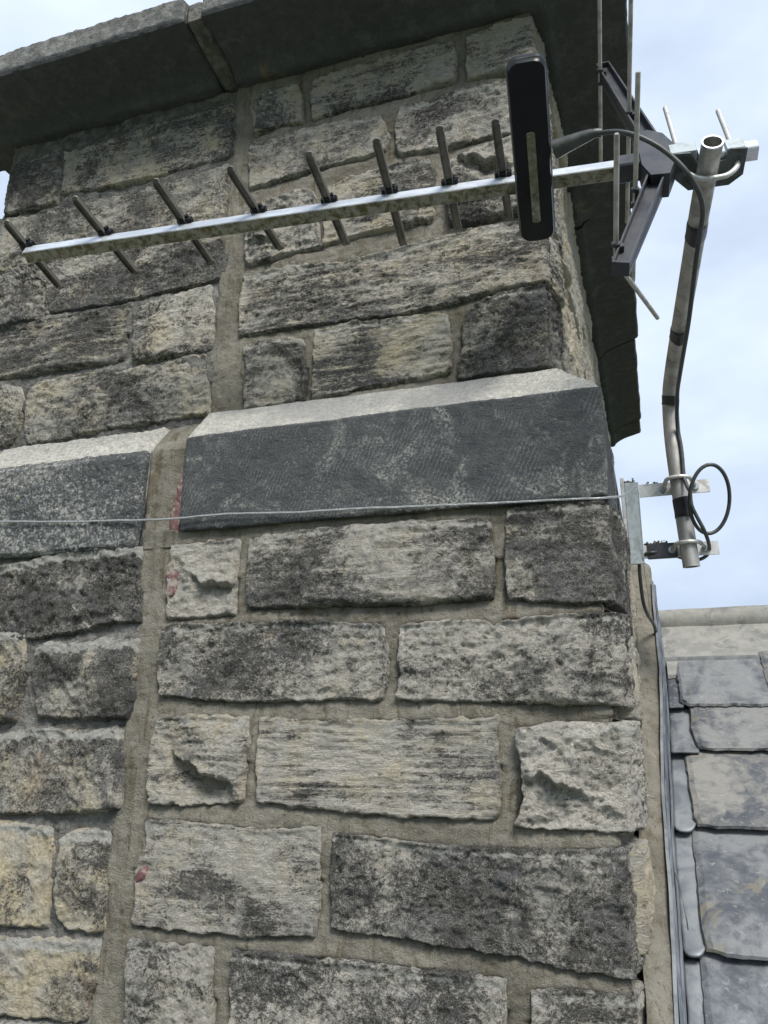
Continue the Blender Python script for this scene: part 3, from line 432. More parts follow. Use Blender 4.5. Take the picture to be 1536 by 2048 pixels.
# ridge tiles: wing, thick dark lip and roll on top
def ridge_tile(x0, x1, seed):
    prof = [(.606, .150), (.600, .157), (.600, .170), (.603, .1745)]
    prof += [(.603 + t * .092, .1745 + t * .068 - .005 * math.sin(math.pi * t)) for t in np.linspace(.06, 1, 9)]
    a0 = math.radians(200)
    prof += [(.716 + .0245 * math.cos(a0 - t * math.radians(220)), .256 + .0245 * math.sin(a0 - t * math.radians(220))) for t in np.linspace(0, 1, 15)]
    prof += [(.738 + t * .09, .240 - t * .08) for t in np.linspace(0, 1, 6)] + [(.826, .142), (.71, .215)]
    P = np.array(prof); n = len(P); m = 40; X = np.linspace(x0, x1, m); V = []
    for i, x in enumerate(X):
        jit = fbm(np.full(n, x), P[:, 1], 9, 3, seed) * .0016
        for k in range(n): V.append((x, P[k, 0] - jit[k], P[k, 1] + jit[k]))
    F = [(i * n + k, i * n + (k + 1) % n, (i + 1) * n + (k + 1) % n, (i + 1) * n + k) for i in range(m - 1) for k in range(n)]
    F += [tuple(range(n))[::-1], tuple((m - 1) * n + k for k in range(n))]
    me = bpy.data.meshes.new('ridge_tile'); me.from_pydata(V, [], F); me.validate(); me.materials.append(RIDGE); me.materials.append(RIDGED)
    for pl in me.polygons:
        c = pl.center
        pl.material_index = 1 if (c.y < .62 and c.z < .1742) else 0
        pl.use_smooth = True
    try: me.set_sharp_from_angle(angle=math.radians(35))
    except Exception: pass
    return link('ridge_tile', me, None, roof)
x = .052
for k in range(7): ridge_tile(x, x + .448, k); x += .452
XL = lambda y: np.interp(y, [0, .16, .3, .5, .8], [.040, .0445, .046, .057, .057])     # line where the slates stop beside the stack
# lead soakers between slates and chimney, upstand and step
def soaker(x0, x1, yb, yt, lift, mat, seed, warm=0.):
    nu, nv = 9, 26; u = np.linspace(0, 1, nu)[:, None] * np.ones((1, nv)); v = np.ones((nu, 1)) * np.linspace(0, 1, nv)[None, :]
    Yv = yb + (yt - yb) * v; x0 = XL(Yv); X = x0 + (x1 - x0) * u
    Yv = Yv + (.010 if mat is LEAD else .001) * (np.abs(u - .45) * 2) ** 3 * (1 - v) ** 8
    Z = roofz(Yv) + lift - .018 * v + .0012 * np.sin(u * math.pi) + fbm(X, Yv, 14, 2, seed) * .0025
    X = X + fbm(Yv, X * 0, 12, 2, seed + 3) * .002
    top = np.stack([X, Yv, Z], -1).reshape(-1, 3); bot = top - np.array([0, .0012, .0035])
    V = np.vstack([top, bot]); n = nu * nv
    idx = [i * nv for i in range(nu)] + [(nu - 1) * nv + j for j in range(1, nv)] + [i * nv + nv - 1 for i in range(nu - 2, -1, -1)] + [j for j in range(nv - 2, 0, -1)]
    F = [tuple(f) for f in grid_faces(nu, nv)] + [tuple(f[::-1] + n) for f in grid_faces(nu, nv)] + [(idx[(k + 1) % len(idx)], idx[k], idx[k] + n, idx[(k + 1) % len(idx)] + n) for k in range(len(idx))]
    me = bpy.data.meshes.new('lead_soaker'); me.from_pydata(V.tolist(), [], F); me.validate(); me.polygons.foreach_set('use_smooth', np.full(len(me.polygons), True))
    return link('lead_soaker', me, mat, roof, warm=warm)
for (yb, yt, x1, mt) in ((.501, .60, .080, SLATE), (.418, .52, .094, SLATE), (.300, .44, .0765, LEAD), (.155, .32, .071, LEAD), (.01, .17, .064, LEAD)):
    soaker(None, x1, yb, yt, .019, mt, int(yb * 100) + 50, .2)
b = MB()
def leadrun(bm, X0, X1, y0, y1, za, zb, seed, n=60):
    ysn = np.linspace(y0, y1, n); V = []
    for y in ysn:
        wv = .0022 * float(fbm(np.array([y]), np.array([0.]), 9, 3, seed)[0]); z = roofz(y)
        xo = float(XL(y)) - .0515; xi = 0 if X0 < .02 else xo
        V += [(X0 + wv + xi, y, z + za), (X1 + wv + xo, y, z + za), (X1 + wv + xo, y, z + zb), (X0 + wv + xi, y, z + zb)]
    F = [(i * 4 + k, i * 4 + (k + 1) % 4, (i + 1) * 4 + (k + 1) % 4, (i + 1) * 4 + k) for i in range(n - 1) for k in range(4)] + [(3, 2, 1, 0), (4 * n - 4, 4 * n - 3, 4 * n - 2, 4 * n - 1)]
    bm.add(V, F)
leadrun(b, .0445, .0480, -.03, .72, -.02, .075, 3); leadrun(b, .0482, .0512, -.03, .70, -.02, .028, 8)
b.build('lead_upstand', LEADD, roof, smooth=True)
b = MB(); leadrun(b, .0400, .0442, -.03, .72, .02, .082, 12); b.build('lead_fold', LEAD, roof, smooth=True)

# ------------------------------------------------------------------ the chimney
chim = thing('chimney_stack', 'tall rock-faced sandstone chimney stack with a plinth course, dark coping and fresh mortar joints', 'chimney')
W_L, W_U = -1.155, -1.094        # left ends of the lower and upper shaft
b = MB()
b.add([(W_L + .02, .02, -1.0), (-.02, .02, -1.0), (-.02, 2.1, -1.0), (W_L + .02, 2.1, -1.0), (W_L + .02, .02, .46), (-.02, .02, .46), (-.02, 2.1, .46), (W_L + .02, 2.1, .46)],
      [(0, 3, 2, 1), (4, 5, 6, 7), (0, 1, 5, 4), (1, 2, 6, 5), (2, 3, 7, 6), (3, 0, 4, 7)])
b.add([(W_U + .02, .075, .45), (-.08, .075, .45), (-.08, 2.05, .45), (W_U + .02, 2.05, .45), (W_U + .02, .075, 1.23), (-.08, .075, 1.23), (-.08, 2.05, 1.23), (W_U + .02, 2.05, 1.23)],
      [(0, 3, 2, 1), (4, 5, 6, 7), (0, 1, 5, 4), (1, 2, 6, 5), (2, 3, 7, 6), (3, 0, 4, 7)])
b.build('core', MOLD, chim)

def wrap(X, Z, H, xc, y0):
    """unwrapped wall coordinate X (past xc it runs back along the right side) and height H out of the wall"""
    d = X - xc; k = sstep(-.003, .003, d)
    px = np.where(d > 0, xc, X) + H * k; py = np.where(d > 0, y0 + d, y0) - H * (1 - k)
    return np.stack([px, py, Z], -1)

def resample(P, n):
    P = np.asarray(P, float); s = np.r_[0, np.cumsum(np.hypot(*np.diff(P, axis=0).T))]; t = np.linspace(0, s[-1], n)
    return np.stack([np.interp(t, s, P[:, 0]), np.interp(t, s, P[:, 1])], -1)
def patch(q, res, grow=.012):
    q = np.asarray(q, float); c = q.mean(0); w_ = np.ptp(q[:, 0]); h_ = np.ptp(q[:, 1])
    U = (q[:, 0] - c[0]) / w_; Vv = (q[:, 1] - c[1]) / h_
    iTL = int(np.argmax(-U + Vv)); iTR = int(np.argmax(U + Vv)); iBR = int(np.argmax(U - Vv)); iBL = int(np.argmax(-U - Vv))
    area = 0.5 * np.sum(q[:, 0] * np.roll(q[:, 1], -1) - np.roll(q[:, 0], -1) * q[:, 1]); n = len(q); st_ = 1 if area < 0 else -1
    def run(a, b_):
        r = [q[a]]; i = a
        while i != b_: i = (i + st_) % n; r.append(q[i])
        return r
    nu = max(8, int(w_ / res)); nv = max(8, int(h_ / res))
    top = resample(run(iTL, iTR), nu); rgt = resample(run(iTR, iBR)[::-1], nv); bot = resample(run(iBR, iBL)[::-1], nu); lft = resample(run(iBL, iTL), nv)
    u = np.linspace(0, 1, nu)[:, None, None]; v = np.linspace(0, 1, nv)[None, :, None]
    C_ = (1 - v) * bot[:, None] + v * top[:, None] + (1 - u) * lft[None] + u * rgt[None] - ((1 - u) * (1 - v) * bot[0] + u * (1 - v) * bot[-1] + (1 - u) * v * top[0] + u * v * top[-1])
    C_ = c + (C_ - c) * np.array([1 + grow / w_, 1 + grow / h_])
    return C_[..., 0], C_[..., 1], u[..., 0] * np.ones((1, nv)), v[..., 0] * np.ones((nu, 1)), w_, h_

STN = [0]
def stone(q, m, xc, y0, seed, notch=None, res=.0021, parent=chim, deep=.014, mat=None, name='stone', mirror=None):
    soot, warm, streak, prot, rough, side, old = m
    q = [list(p) for p in q]
    if side:                                   # quoin: pull its right edge round the corner
        xm = max(p[0] for p in q); xc = xm - (.0 if xm < xc + .03 else 0)
        xr = sorted(p[0] for p in q)[-3:]
        for p in q:
            if p[0] > xm - .045: p[0] += side
        xc = float(np.mean([v for v in xr if v > xm - .03])) - .005
    X, Z, u, v, w_, h_ = patch(q, res, .013 + (.016 if y0 == 0 else .009) * old)
    X0, Z0 = X.copy(), Z.copy()
    ed = np.minimum(np.minimum(u, 1 - u) * w_, np.minimum(v, 1 - v) * h_); wv = np.exp(-ed / .02) * (1.0 if not side else .5)
    X = X + (fbm(X0, Z0, 28, 3, seed) * .0045 + fbm(X0, Z0, 120, 2, seed + 2) * .0016) * wv; Z = Z + (fbm(X0, Z0, 28, 3, seed + 9) * .0045 + fbm(X0, Z0, 120, 2, seed + 8) * .0016) * wv
    ds = np.minimum(u, 1 - u) * w_; dt = np.minimum(v, 1 - v) * h_; d = (1 / (1 / (ds + 1e-5) ** 3 + 1 / (dt + 1e-5) ** 3)) ** (1 / 3)
    ew = .0038 if not old else .0065
    e = sstep(0, ew, d + fbm(X0, Z0, 60, 2, seed + 1) * .003)
    lowcut = 1 - np.clip(1 - v * h_ / .008, 0, 1) * .15
    k = np.random.default_rng(int(seed * 13 + 5)); fac = None
    for _ in range(7):                        # chiselled facets
        a, c = k.normal(0, .11, 2); x1, z1 = k.uniform(-.5, .5, 2); pl = .004 + a * ((X0 - X0.mean()) - x1 * w_) * 1.0 + c * ((Z0 - Z0.mean()) - z1 * h_)
        fac = pl if fac is None else np.minimum(fac, pl)
    fac = np.clip(fac, -.010, .006)
    sx = 1 - .62 * streak; 
    rel = (fbm(X0 * sx, Z0, 13, 2, seed + 3) * .0046 + ridge(X0 * sx, Z0 * (1 + streak), 24, 3, seed + 4) * .0036 * (1 - .75 * streak) + fbm(X0 * sx, Z0 * (1 + .6 * streak), 75, 3, seed + 6, .6) * .0042 + ridge(X0, Z0 * (1 + .5 * streak), 150, 2, seed + 7) * .0019 + fac * .8) * rough
    if streak > .3:                           # bedding planes standing proud in thin ledges
        ph = Z0 * 95 + fbm(X0, Z0, 5, 2, seed + 11) * 1.3; st_ = ph - np.floor(ph); rel += (st_ ** 4 * -.0026 + .0006) * streak * sstep(-.15, .25, fbm(X0, Z0, 17, 2, seed + 12))
    if notch:
        nx, nz, rx, rz, dp = notch
        ln = (nz - .38 * (X0 - nx) + fbm(X0, Z0 * 0, 26, 3, seed + 15) * .018) - Z0; wgt = np.clip(1 - np.abs(X0 - nx) / rx, 0, 1) ** .5
        t = ln / rz; drop = np.where(t > 0, np.exp(-np.clip(t, 0, 9) * 1.6), 0) * sstep(0, .16, t) * dp * wgt; lip = np.where(t <= 0, np.exp(np.clip(t, -9, 0) * 2.5), 0) * .006 * wgt
        rel = rel - drop + lip
    prot = prot * (.62 if not old else .62)
    H = -deep + e * lowcut * (deep + prot / 1000.) + rel * sstep(0, .014, d + .003) 
    if side: H = H + .010 * sstep(.01, .07, X - xc)
    H = np.minimum(H, prot / 1000. + .014)
    P = wrap(X, Z, H, xc, y0)
    if mirror is not None: P = mirror(P)
    STN[0] += 1
    me = mesh_np(name, P.reshape(-1, 3), grid_faces(*X.shape) if mirror is None else grid_faces(*X.shape)[:, ::-1], False)
    me.polygons.foreach_set('use_smooth', np.full(len(me.polygons), True))
    o = link(name, me, mat or STONE, parent, soot=float(soot), warm=float(warm), streak=float(streak), grain=float(k.uniform(.7, 1.35)), speck=float(k.uniform(.55, 1.1)))
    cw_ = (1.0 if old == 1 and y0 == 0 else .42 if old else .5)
    ch = np.exp(-np.abs((1 - v) * h_ - .011) / .006) * cw_ + np.exp(-ds / .005) * .25 + np.exp(-(v * h_) / .006) * .2  # weight of the paler colour along stone edges, strongest near the top
    at = me.attributes.new('edge_pale', 'FLOAT', 'POINT'); at.data.foreach_set('value', np.clip(ch, 0, 1).astype(np.float32).ravel())
    return o

polysL, polysU = [], []
for i, s in enumerate(DATA['S']):
    low = s['p'] == 'L'; xc, y0 = (0., 0.) if low else (-.058, .055)
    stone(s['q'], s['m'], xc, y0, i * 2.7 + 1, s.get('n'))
    (polysL if low else polysU).append(np.array(s['q']))
for k, q in enumerate(DATA['RED']):
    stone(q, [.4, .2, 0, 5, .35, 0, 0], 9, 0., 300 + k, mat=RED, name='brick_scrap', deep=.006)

# side walls: coursed quoins and long rough stones running back
r2 = random.Random(11)
def side_course(z0, z1, start, ends, xc, y0, up, res, mirror=None, left=False):
    y = start; k = 0
    while y < ends:
        L_ = r2.uniform(.16, .34); L_ = min(L_, ends - y)
        if L_ < .05: break
        g = .014; a = xc + y; b_ = xc + y + L_ - g
        q = [[a, z1 - r2.uniform(0, .006)], [(a + b_) / 2, z1 + r2.uniform(-.005, .004)], [b_, z1 - r2.uniform(0, .006)], [b_, (z0 + z1) / 2], [b_, z0 + r2.uniform(0, .006)], [(a + b_) / 2, z0 + r2.uniform(-.004, .005)], [a, z0 + r2.uniform(0, .006)], [a, (z0 + z1) / 2]]
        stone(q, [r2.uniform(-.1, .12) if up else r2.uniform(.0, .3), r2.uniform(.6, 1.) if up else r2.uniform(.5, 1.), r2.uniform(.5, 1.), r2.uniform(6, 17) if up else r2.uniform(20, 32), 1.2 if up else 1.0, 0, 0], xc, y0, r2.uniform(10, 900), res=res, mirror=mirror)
        y += L_; k += 1
LC = [(.170, .290, .28), (.0475, .152, .052), (-.085, .034, .24), (-.212, -.104, .028), (-.335, -.232, .28)]
for z0, z1, st_ in LC: side_course(z0, z1, st_ + .012, 1.6, 0., 0., False, .0035)
UC = [(1.035, 1.128, .10), (.93, 1.020, .04), (.815, .915, .10), (.66, .800, .06), (.528, .640, .10)]
for z0, z1, st_ in UC: side_course(z0, z1, st_ + .03, 1.99, -.058, .055, True, .0032)
# far (left) side of the stack, plainer
for z0, z1, st_ in LC: side_course(z0, z1, .01, 2.0, 0., 0., False, .008, mirror=lambda P: P * np.array([-1, 1, 1]) + np.array([W_L, 0, 0]))
for z0, z1, st_ in UC: side_course(z0, z1, .01, 1.97, 0., .055, True, .008, mirror=lambda P: P * np.array([-1, 1, 1]) + np.array([W_U, 0, 0]))

# mortar sheets
def poly_dist(X, Z, q):
    """outside distance to the polygon, negative inside; also height sign (+ when the stone is above the point)"""
    q = np.asarray(q); best = np.full(X.shape, 9.); ins = np.zeros(X.shape, bool); n = len(q)
    for i in range(n):
        a, b_ = q[i], q[(i + 1) % n]; ab = b_ - a; t = np.clip(((X - a[0]) * ab[0] + (Z - a[1]) * ab[1]) / (ab @ ab + 1e-12), 0, 1)
        best = np.minimum(best, np.hypot(X - a[0] - t * ab[0], Z - a[1] - t * ab[1]))
        c = ((a[1] > Z) != (b_[1] > Z)) & (X < (b_[0] - a[0]) * (Z - a[1]) / (b_[1] - a[1] + 1e-12) + a[0]); ins ^= c
    return np.where(ins, -best, best)
def mortar(name, mat, X0, X1, Z0, Z1, res, xc, y0, polys, lift, seed, rough=1., edge=None):
    nu, nv = int((X1 - X0) / res), int((Z1 - Z0) / res)
    u = np.linspace(0, 1, nu)[:, None] * np.ones((1, nv)); Z = Z0 + (Z1 - Z0) * np.linspace(0, 1, nv)[None, :] * np.ones((nu, 1))
    if edge is not None:                       # one edge follows a line z -> x
        a, b_ = edge; xa = a(Z) if callable(a) else np.full(Z.shape, X0); xb = b_(Z) if callable(b_) else np.full(Z.shape, X1); X = xa + (xb - xa) * u
    else: X = X0 + (X1 - X0) * u
    D = np.full(X.shape, .05); up_ = np.full(X.shape, .05); dn = np.full(X.shape, .05)
    for q in polys:
        m = 0.03
        sel = (X > q[:, 0].min() - m) & (X < q[:, 0].max() + m) & (Z > q[:, 1].min() - m) & (Z < q[:, 1].max() + m)
        if not sel.any(): continue
        dd = poly_dist(X[sel], Z[sel], q); D[sel] = np.minimum(D[sel], dd); above = q[:, 1].mean() > Z[sel]
        t = up_[sel]; up_[sel] = np.where(above, np.minimum(t, dd), t); t = dn[sel]; dn[sel] = np.where(~above, np.minimum(t, dd), t)
    H = lift + (fbm(X, Z, 10, 2, seed) * .0032 + fbm(X * 1, Z * 1, 40, 3, seed + 2) * .0022 + fbm(X, Z, 160, 2, seed + 4) * .0008) * rough
    H = H + .0035 * np.exp(-np.clip(dn, 0, 1) / .007) * rough - .006 * np.exp(-np.clip(up_, 0, 1) / .006)
    H = H - .007 * np.exp(-np.clip(D, 0, 1) / .0020)
    if edge is not None and callable(edge[0]):
        vj = np.exp(-np.clip(u * (X1 - X0) - .045, 0, 1) / .02); H = H + vj * (fbm(X, Z * .10, 110, 2, seed + 21) * .0016 + fbm(X, Z * .3, 45, 2, seed + 22) * .0022) + (1 - vj) * fbm(X * .2, Z, 110, 2, seed + 23) * .0014
        cr_ = fbm(X, Z, 18, 3, seed + 31); H = H - .004 * np.exp(-np.abs(cr_) / .008) * sstep(.1, .3, fbm(X, Z, 6, 2, seed + 33))
    if edge is not None and callable(edge[0]): H = H + .003 * np.exp(-u * (X1 - X0) / .03) - .02 * np.exp(-u * (X1 - X0) / .0018)
    pit = fbm(X, Z, 95, 2, seed + 7); H = H - np.clip(pit - .42, 0, 1) * .012 * rough
    H = H + .005 * sstep(0, .045, X - xc) if name == 'fresh_mortar' else (H - .009 * (1 - sstep(0, .03, X - X0)) if name == 'mortar' else H)
    P = wrap(X, Z, H, xc, y0)
    me = mesh_np(name, P.reshape(-1, 3), grid_faces(nu, nv), True); return link(name, me, mat, chim)
jl = lambda zs, xs: (lambda Z: np.interp(Z, zs, xs) + fbm(Z, Z * 0, 24, 3, 5) * .006)
JL = [[-0.331, -0.276, -0.217, -0.139, -0.077, 0.001, 0.054, 0.144, 0.194, 0.283, 0.36, 0.427], [-0.682, -0.678, -0.673, -0.676, -0.673, -0.675, -0.67, -0.672, -0.664, -0.67, -0.666, -0.667]]; JU = [[0.52, 0.626, 0.718, 0.793, 0.911, 1.014, 1.134], [-0.607, -0.61, -0.61, -0.605, -0.602, -0.597, -0.602]]
mortar('fresh_mortar', MNEW, -.6, .05, -.52, .318, .0026, -.010, 0., polysL, -.0025, 5, edge=(jl(JL[0], JL[1]), None))
mortar('old_mortar', MOLD, W_L, -.6, -.52, .318, .003, 0., 0., polysL, -.0035, 25, 1.9, edge=(None, jl(JL[0], [v + .014 for v in JL[1]])))
mortar('fresh_mortar', MNEW, -.6, -.010, .49, 1.152, .0026, -.068, .055, polysU, -.002, 45, edge=(jl(JU[0], JU[1]), None))
mortar('old_mortar', MOLD, W_U, -.6, .49, 1.152, .003, -.058, .055, polysU, -.003, 65, 1.9, edge=(None, jl(JU[0], [v + .014 for v in JU[1]])))
def side_polys(): return []
mortar('mortar', MNEW, .028, 2.0, -.9, .318, .006, -.007, -.001, [], .0005, 85, .8)
mortar('mortar', MNEW, -.032, 1.93, .49, 1.152, .006, -.065, .054, [], .0005, 95, .8)
# mortar fillet that follows the roof up the side of the stack
n, mcr = 220, 14; ysn = np.linspace(-.03, .78, n); V = np.zeros((n, mcr, 3))
for j in range(mcr):
    t = j / (mcr - 1); z = roofz(ysn) + .02 + t * .085 + fbm(ysn, np.full(n, 1.), 9, 2, 3) * .02 * t
    prof_x = (XL(ysn) - .0095) * (1 - sstep(.55, 1., np.full(n, t)) * .98)
    V[:, j, 0] = prof_x + fbm(ysn, np.full(n, t * .2), 30, 3, 8) * .0028; V[:, j, 1] = ysn; V[:, j, 2] = z
link('mortar_fillet', mesh_np('mortar_fillet', V.reshape(-1, 3), grid_faces(n, mcr), True), MNEW, chim)
b = MB(); leadrun(b, .004, .0385, -.03, .78, -.05, .055, 7); b.build('fillet_core', MNEW, chim)

# sweeping a profile (o inwards from the face line, z) along the front and round the corner
def sweep(name, mat, X0, X1, prof, face, seed, amp, wash_fn, corner=None, side=0., res=.004, leftside=0.):
    """face: y of the face line; corner: x of the right corner line; side: length run back past it"""
    P = resample_prof(prof, res * .8); n = len(P); end = X1 if corner is None else corner + side
    m = max(6, int((end - X0) / res)); S_ = np.linspace(X0, end, m)
    ss = S_[:, None] * np.ones((1, n)); oo = np.ones((m, 1)) * P[:, 0][None]; zz = np.ones((m, 1)) * P[:, 1][None]
    arc = np.r_[0, np.cumsum(np.hypot(*np.diff(P, axis=0).T))]; aa = np.ones((m, 1)) * arc[None]
    nz = np.gradient(P[:, 0]); no = -np.gradient(P[:, 1]); l = np.hypot(nz, no) + 1e-9; no, nz = no / l, nz / l
    h = fbm(ss, aa, 12, 3, seed) * amp + fbm(ss, aa, 70, 3, seed + 3) * amp * .45 + fbm(ss, aa, 200, 2, seed + 5) * amp * .28
    endf = np.clip(1 - np.minimum(ss - X0, end - ss) / .006, 0, 1) ** 2; h = h - endf * .006
    oo = oo + no[None] * h; zz = zz + nz[None] * h
    if corner is None: V = np.stack([ss, face + oo, zz], -1)
    else:
        x = np.where(ss < corner, np.minimum(ss, corner - oo), corner - oo); 
        y = np.where(ss < corner, face + oo, np.maximum(face + (ss - corner), face + oo)); V = np.stack([x, y, zz], -1)
    F = grid_faces(m, n)
    me = mesh_np(name, V.reshape(-1, 3), F, True)
    caps = [list(range(n))[::-1], [(m - 1) * n + k for k in range(n)]]
    me2 = bpy.data.meshes.new(name); me2.from_pydata(V.reshape(-1, 3).tolist(), [], [tuple(f) for f in F.tolist()] + [tuple(c) for c in caps]); me2.validate()
    me2.polygons.foreach_set('use_smooth', np.full(len(me2.polygons), True))
    try: me2.set_sharp_from_angle(angle=math.radians(50))
    except Exception: pass
    wa = me2.attributes.new('wash', 'FLOAT', 'POINT'); wa.data.foreach_set('value', np.ones((m, 1)).dot(wash_fn(P)[None]).ravel().astype(np.float32))
    return link(name, me2, mat, chim)
def resample_prof(p, res):
    p = np.asarray(p, float); out = [p[0]]
    for a, b_ in zip(p[:-1], p[1:]):
        k = max(1, int(np.hypot(*(b_ - a)) / res))
        for t in range(1, k + 1): out.append(a + (b_ - a) * t / k)
    return np.array(out)
# plinth: (o, z) from the inside bottom, out, up the face, up the weathered slope and in
pr = [(.05, .306), (.002, .306), (0, .309), (0, .449), (.003, .454), (.058, .512), (.066, .516), (.10, .516)]
pl_ = [(.05, .290), (.004, .290), (0, .296), (0, .432), (.004, .438), (.054, .498), (.066, .500), (.10, .500)]
wsh = lambda z0: (lambda P: sstep(z0 - .001, z0 + .007, P[:, 1]))
o = sweep('plinth_stone', PLR, -.603, 0, pr, -.0105, 3, .0024, wsh(.449), corner=.002, side=.26, res=.0028); o['soot'] = .86
o = sweep('plinth_stone', PLL, -1.0, -.668, [(a, z - .004) for a, z in pl_], -.0125, 13, .0055, wsh(.437), res=.0026); o['soot'] = .80; o['label'] = 'rough grey plinth stone with a pale top slope'
o = sweep('plinth_stone', PLL, W_L - .004, -1.008, pl_, -.0115, 23, .0035, wsh(.437), res=.005); o['soot'] = .85
o = sweep('plinth_joint', MNEW, -.668, -.603, [(.06, .285), (.010, .285), (.008, .438), (.055, .494), (.10, .506)], -.0105, 33, .004, lambda P: P[:, 0] * 0, res=.003)
yy = .265
while yy < 1.95:
    L_ = r2.uniform(.35, .5); e_ = min(yy + L_, 2.1)
    P = np.array([(0. - 0 - o_ , 0, z) for o_, z in pr]); b = MB()
    n_ = len(pr); V = [( .002 - o_, yy, z) for o_, z in pr] + [(.002 - o_, e_ - .008, z) for o_, z in pr]
    b.add(V, [tuple(range(n_))[::-1], tuple(range(n_, 2 * n_))] + [(i, (i + 1) % n_, (i + 1) % n_ + n_, i + n_) for i in range(n_)])
    o = b.build('plinth_stone', PLR, chim, soot=.5); yy = e_
# coping: soffit with a hollow, rough front face
def cope_prof(ov, zr=.018, th=.052):
    c = [(.05, 1.1515), (-.012, 1.1515), (-.020, 1.155)]
    c += [(-.020 - (ov - .045) * (1 - math.cos(t)), 1.155 + zr * math.sin(t)) for t in np.linspace(.15, math.pi / 2, 9)]
    c += [(-ov, 1.155 + zr), (-ov - .004, 1.158 + zr + .004), (-ov - .001, 1.155 + zr + th), (-ov + .03, 1.155 + zr + th + .012), (.06, 1.155 + zr + th + .02)]
    return c
cw = lambda P: sstep(1.178, 1.186, P[:, 1])
# plain chamfer-less lengths; front overhang .132, right overhang .118
FO = .137
o = sweep('coping_stone', COPE, -1.26, -.628, cope_prof(FO), .055, 41, .0045, cw, res=.005)
o = sweep('coping_stone', COPE, -.594, 0, cope_prof(FO), .055, 47, .0025, cw, corner=-.058, side=.60, res=.005)
o = sweep('coping_joint', MOLD, -.628, -.594, [(.05, 1.154), (-FO + .008, 1.18), (-FO + .008, 1.215), (.06, 1.24)], .055, 51, .003, lambda P: P[:, 0] * 0, res=.004)
def side_coping(y0_, y1_, ov, seed, th=.052):
    pr_ = cope_prof(ov, .022, th); P = resample_prof(pr_, .008); n_ = len(P); m = max(5, int((y1_ - y0_) / .012)); Y = np.linspace(y0_, y1_, m)
    ss = Y[:, None] * np.ones((1, n_)); arc = np.r_[0, np.cumsum(np.hypot(*np.diff(P, axis=0).T))]; aa = np.ones((m, 1)) * arc
    h = fbm(ss, aa, 9, 3, seed) * .004
    # curved joint ends: the outer edge runs further forward than the inner one
    bow = .05 * np.clip((-P[:, 0]) / ov, 0, 1) ** 1.5
    yy_ = ss - bow[None] * 1.0
    V = np.stack([-.058 - P[:, 0][None] * np.ones((m, 1)) + h, yy_, P[:, 1][None] + h], -1).reshape(-1, 3)
    me = bpy.data.meshes.new('coping_stone'); me.from_pydata(V.tolist(), [], [tuple(f) for f in grid_faces(m, n_).tolist()] + [tuple(range(n_))[::-1], tuple((m - 1) * n_ + k for k in range(n_))]); me.validate()
    me.polygons.foreach_set('use_smooth', np.full(len(me.polygons), True))
    try: me.set_sharp_from_angle(angle=math.radians(50))
    except Exception: pass
    wa = me.attributes.new('wash', 'FLOAT', 'POINT'); wa.data.foreach_set('value', (np.ones((m, 1)) * cw(P)[None]).ravel().astype(np.float32))
    return link('coping_stone', me, COPE, chim)
side_coping(.665, 1.325, .124, 61); side_coping(1.335, 1.965, .116, 67); side_coping(1.972, 2.10, .112, 71)
b = MB(); b.add([(-1.20, 0, 1.235), (0.03, 0, 1.235), (.03, 2.08, 1.235), (-1.2, 2.08, 1.235), (-1.0, .25, 1.30), (-.2, .25, 1.30), (-.2, 1.9, 1.30), (-1., 1.9, 1.30), (-1.20, 0, 1.19), (0.03, 0, 1.19), (.03, 2.08, 1.19), (-1.2, 2.08, 1.19)],
                [(4, 5, 6, 7), (0, 1, 5, 4), (1, 2, 6, 5), (2, 3, 7, 6), (3, 0, 4, 7), (8, 9, 1, 0), (9, 10, 2, 1), (10, 11, 3, 2), (11, 8, 0, 3), (11, 10, 9, 8)])
b.build('flaunching', MOLD, chim)

# ------------------------------------------------------------------ the aerial
A = DATA['A']; V3 = lambda k: np.array(k, float)
bb, ww, uu = V3(A['b']), V3(A['w']), V3(A['u'])
aer = thing('television_aerial', 'weathered aluminium television aerial with black dipole box, slung in front of the chimney', 'aerial')
s = .0095
p0, p1 = map(V3, A['boom'])
def square_tube(pa, pb, h, wall=.0013):
    b = MB(); L_ = np.linalg.norm(pb - pa); d = (pb - pa) / L_; c = []
    for q in (pa, pb):
        for (a, e) in ((-1, -1), (1, -1), (1, 1), (-1, 1)):
            for (i, j) in ((0, 1), (1, 0)):
                c.append((a, e))
    V = []; r = h * .12
    ring = [(-h + r, -h), (h - r, -h), (h, -h + r), (h, h - r), (h - r, h), (-h + r, h), (-h, h - r), (-h, -h + r)]; hi = h - wall; ri = hi * .1
    ringi = [(-hi + ri, -hi), (hi - ri, -hi), (hi, -hi + ri), (hi, hi - ri), (hi - ri, hi), (-hi + ri, hi), (-hi, hi - ri), (-hi, -hi + ri)]
    for q in (pa, pb):
        for R_ in (ring, ringi):
            V += [q + ww * a + uu * e for a, e in R_]
    F = []
    for k in range(8):
        k2 = (k + 1) % 8; F += [(k, k2, 16 + k2, 16 + k), (8 + k2, 8 + k, 24 + k, 24 + k2), (k2, k, 8 + k, 8 + k2), (16 + k, 16 + k2, 24 + k2, 24 + k)]
    return b.add(V, F)
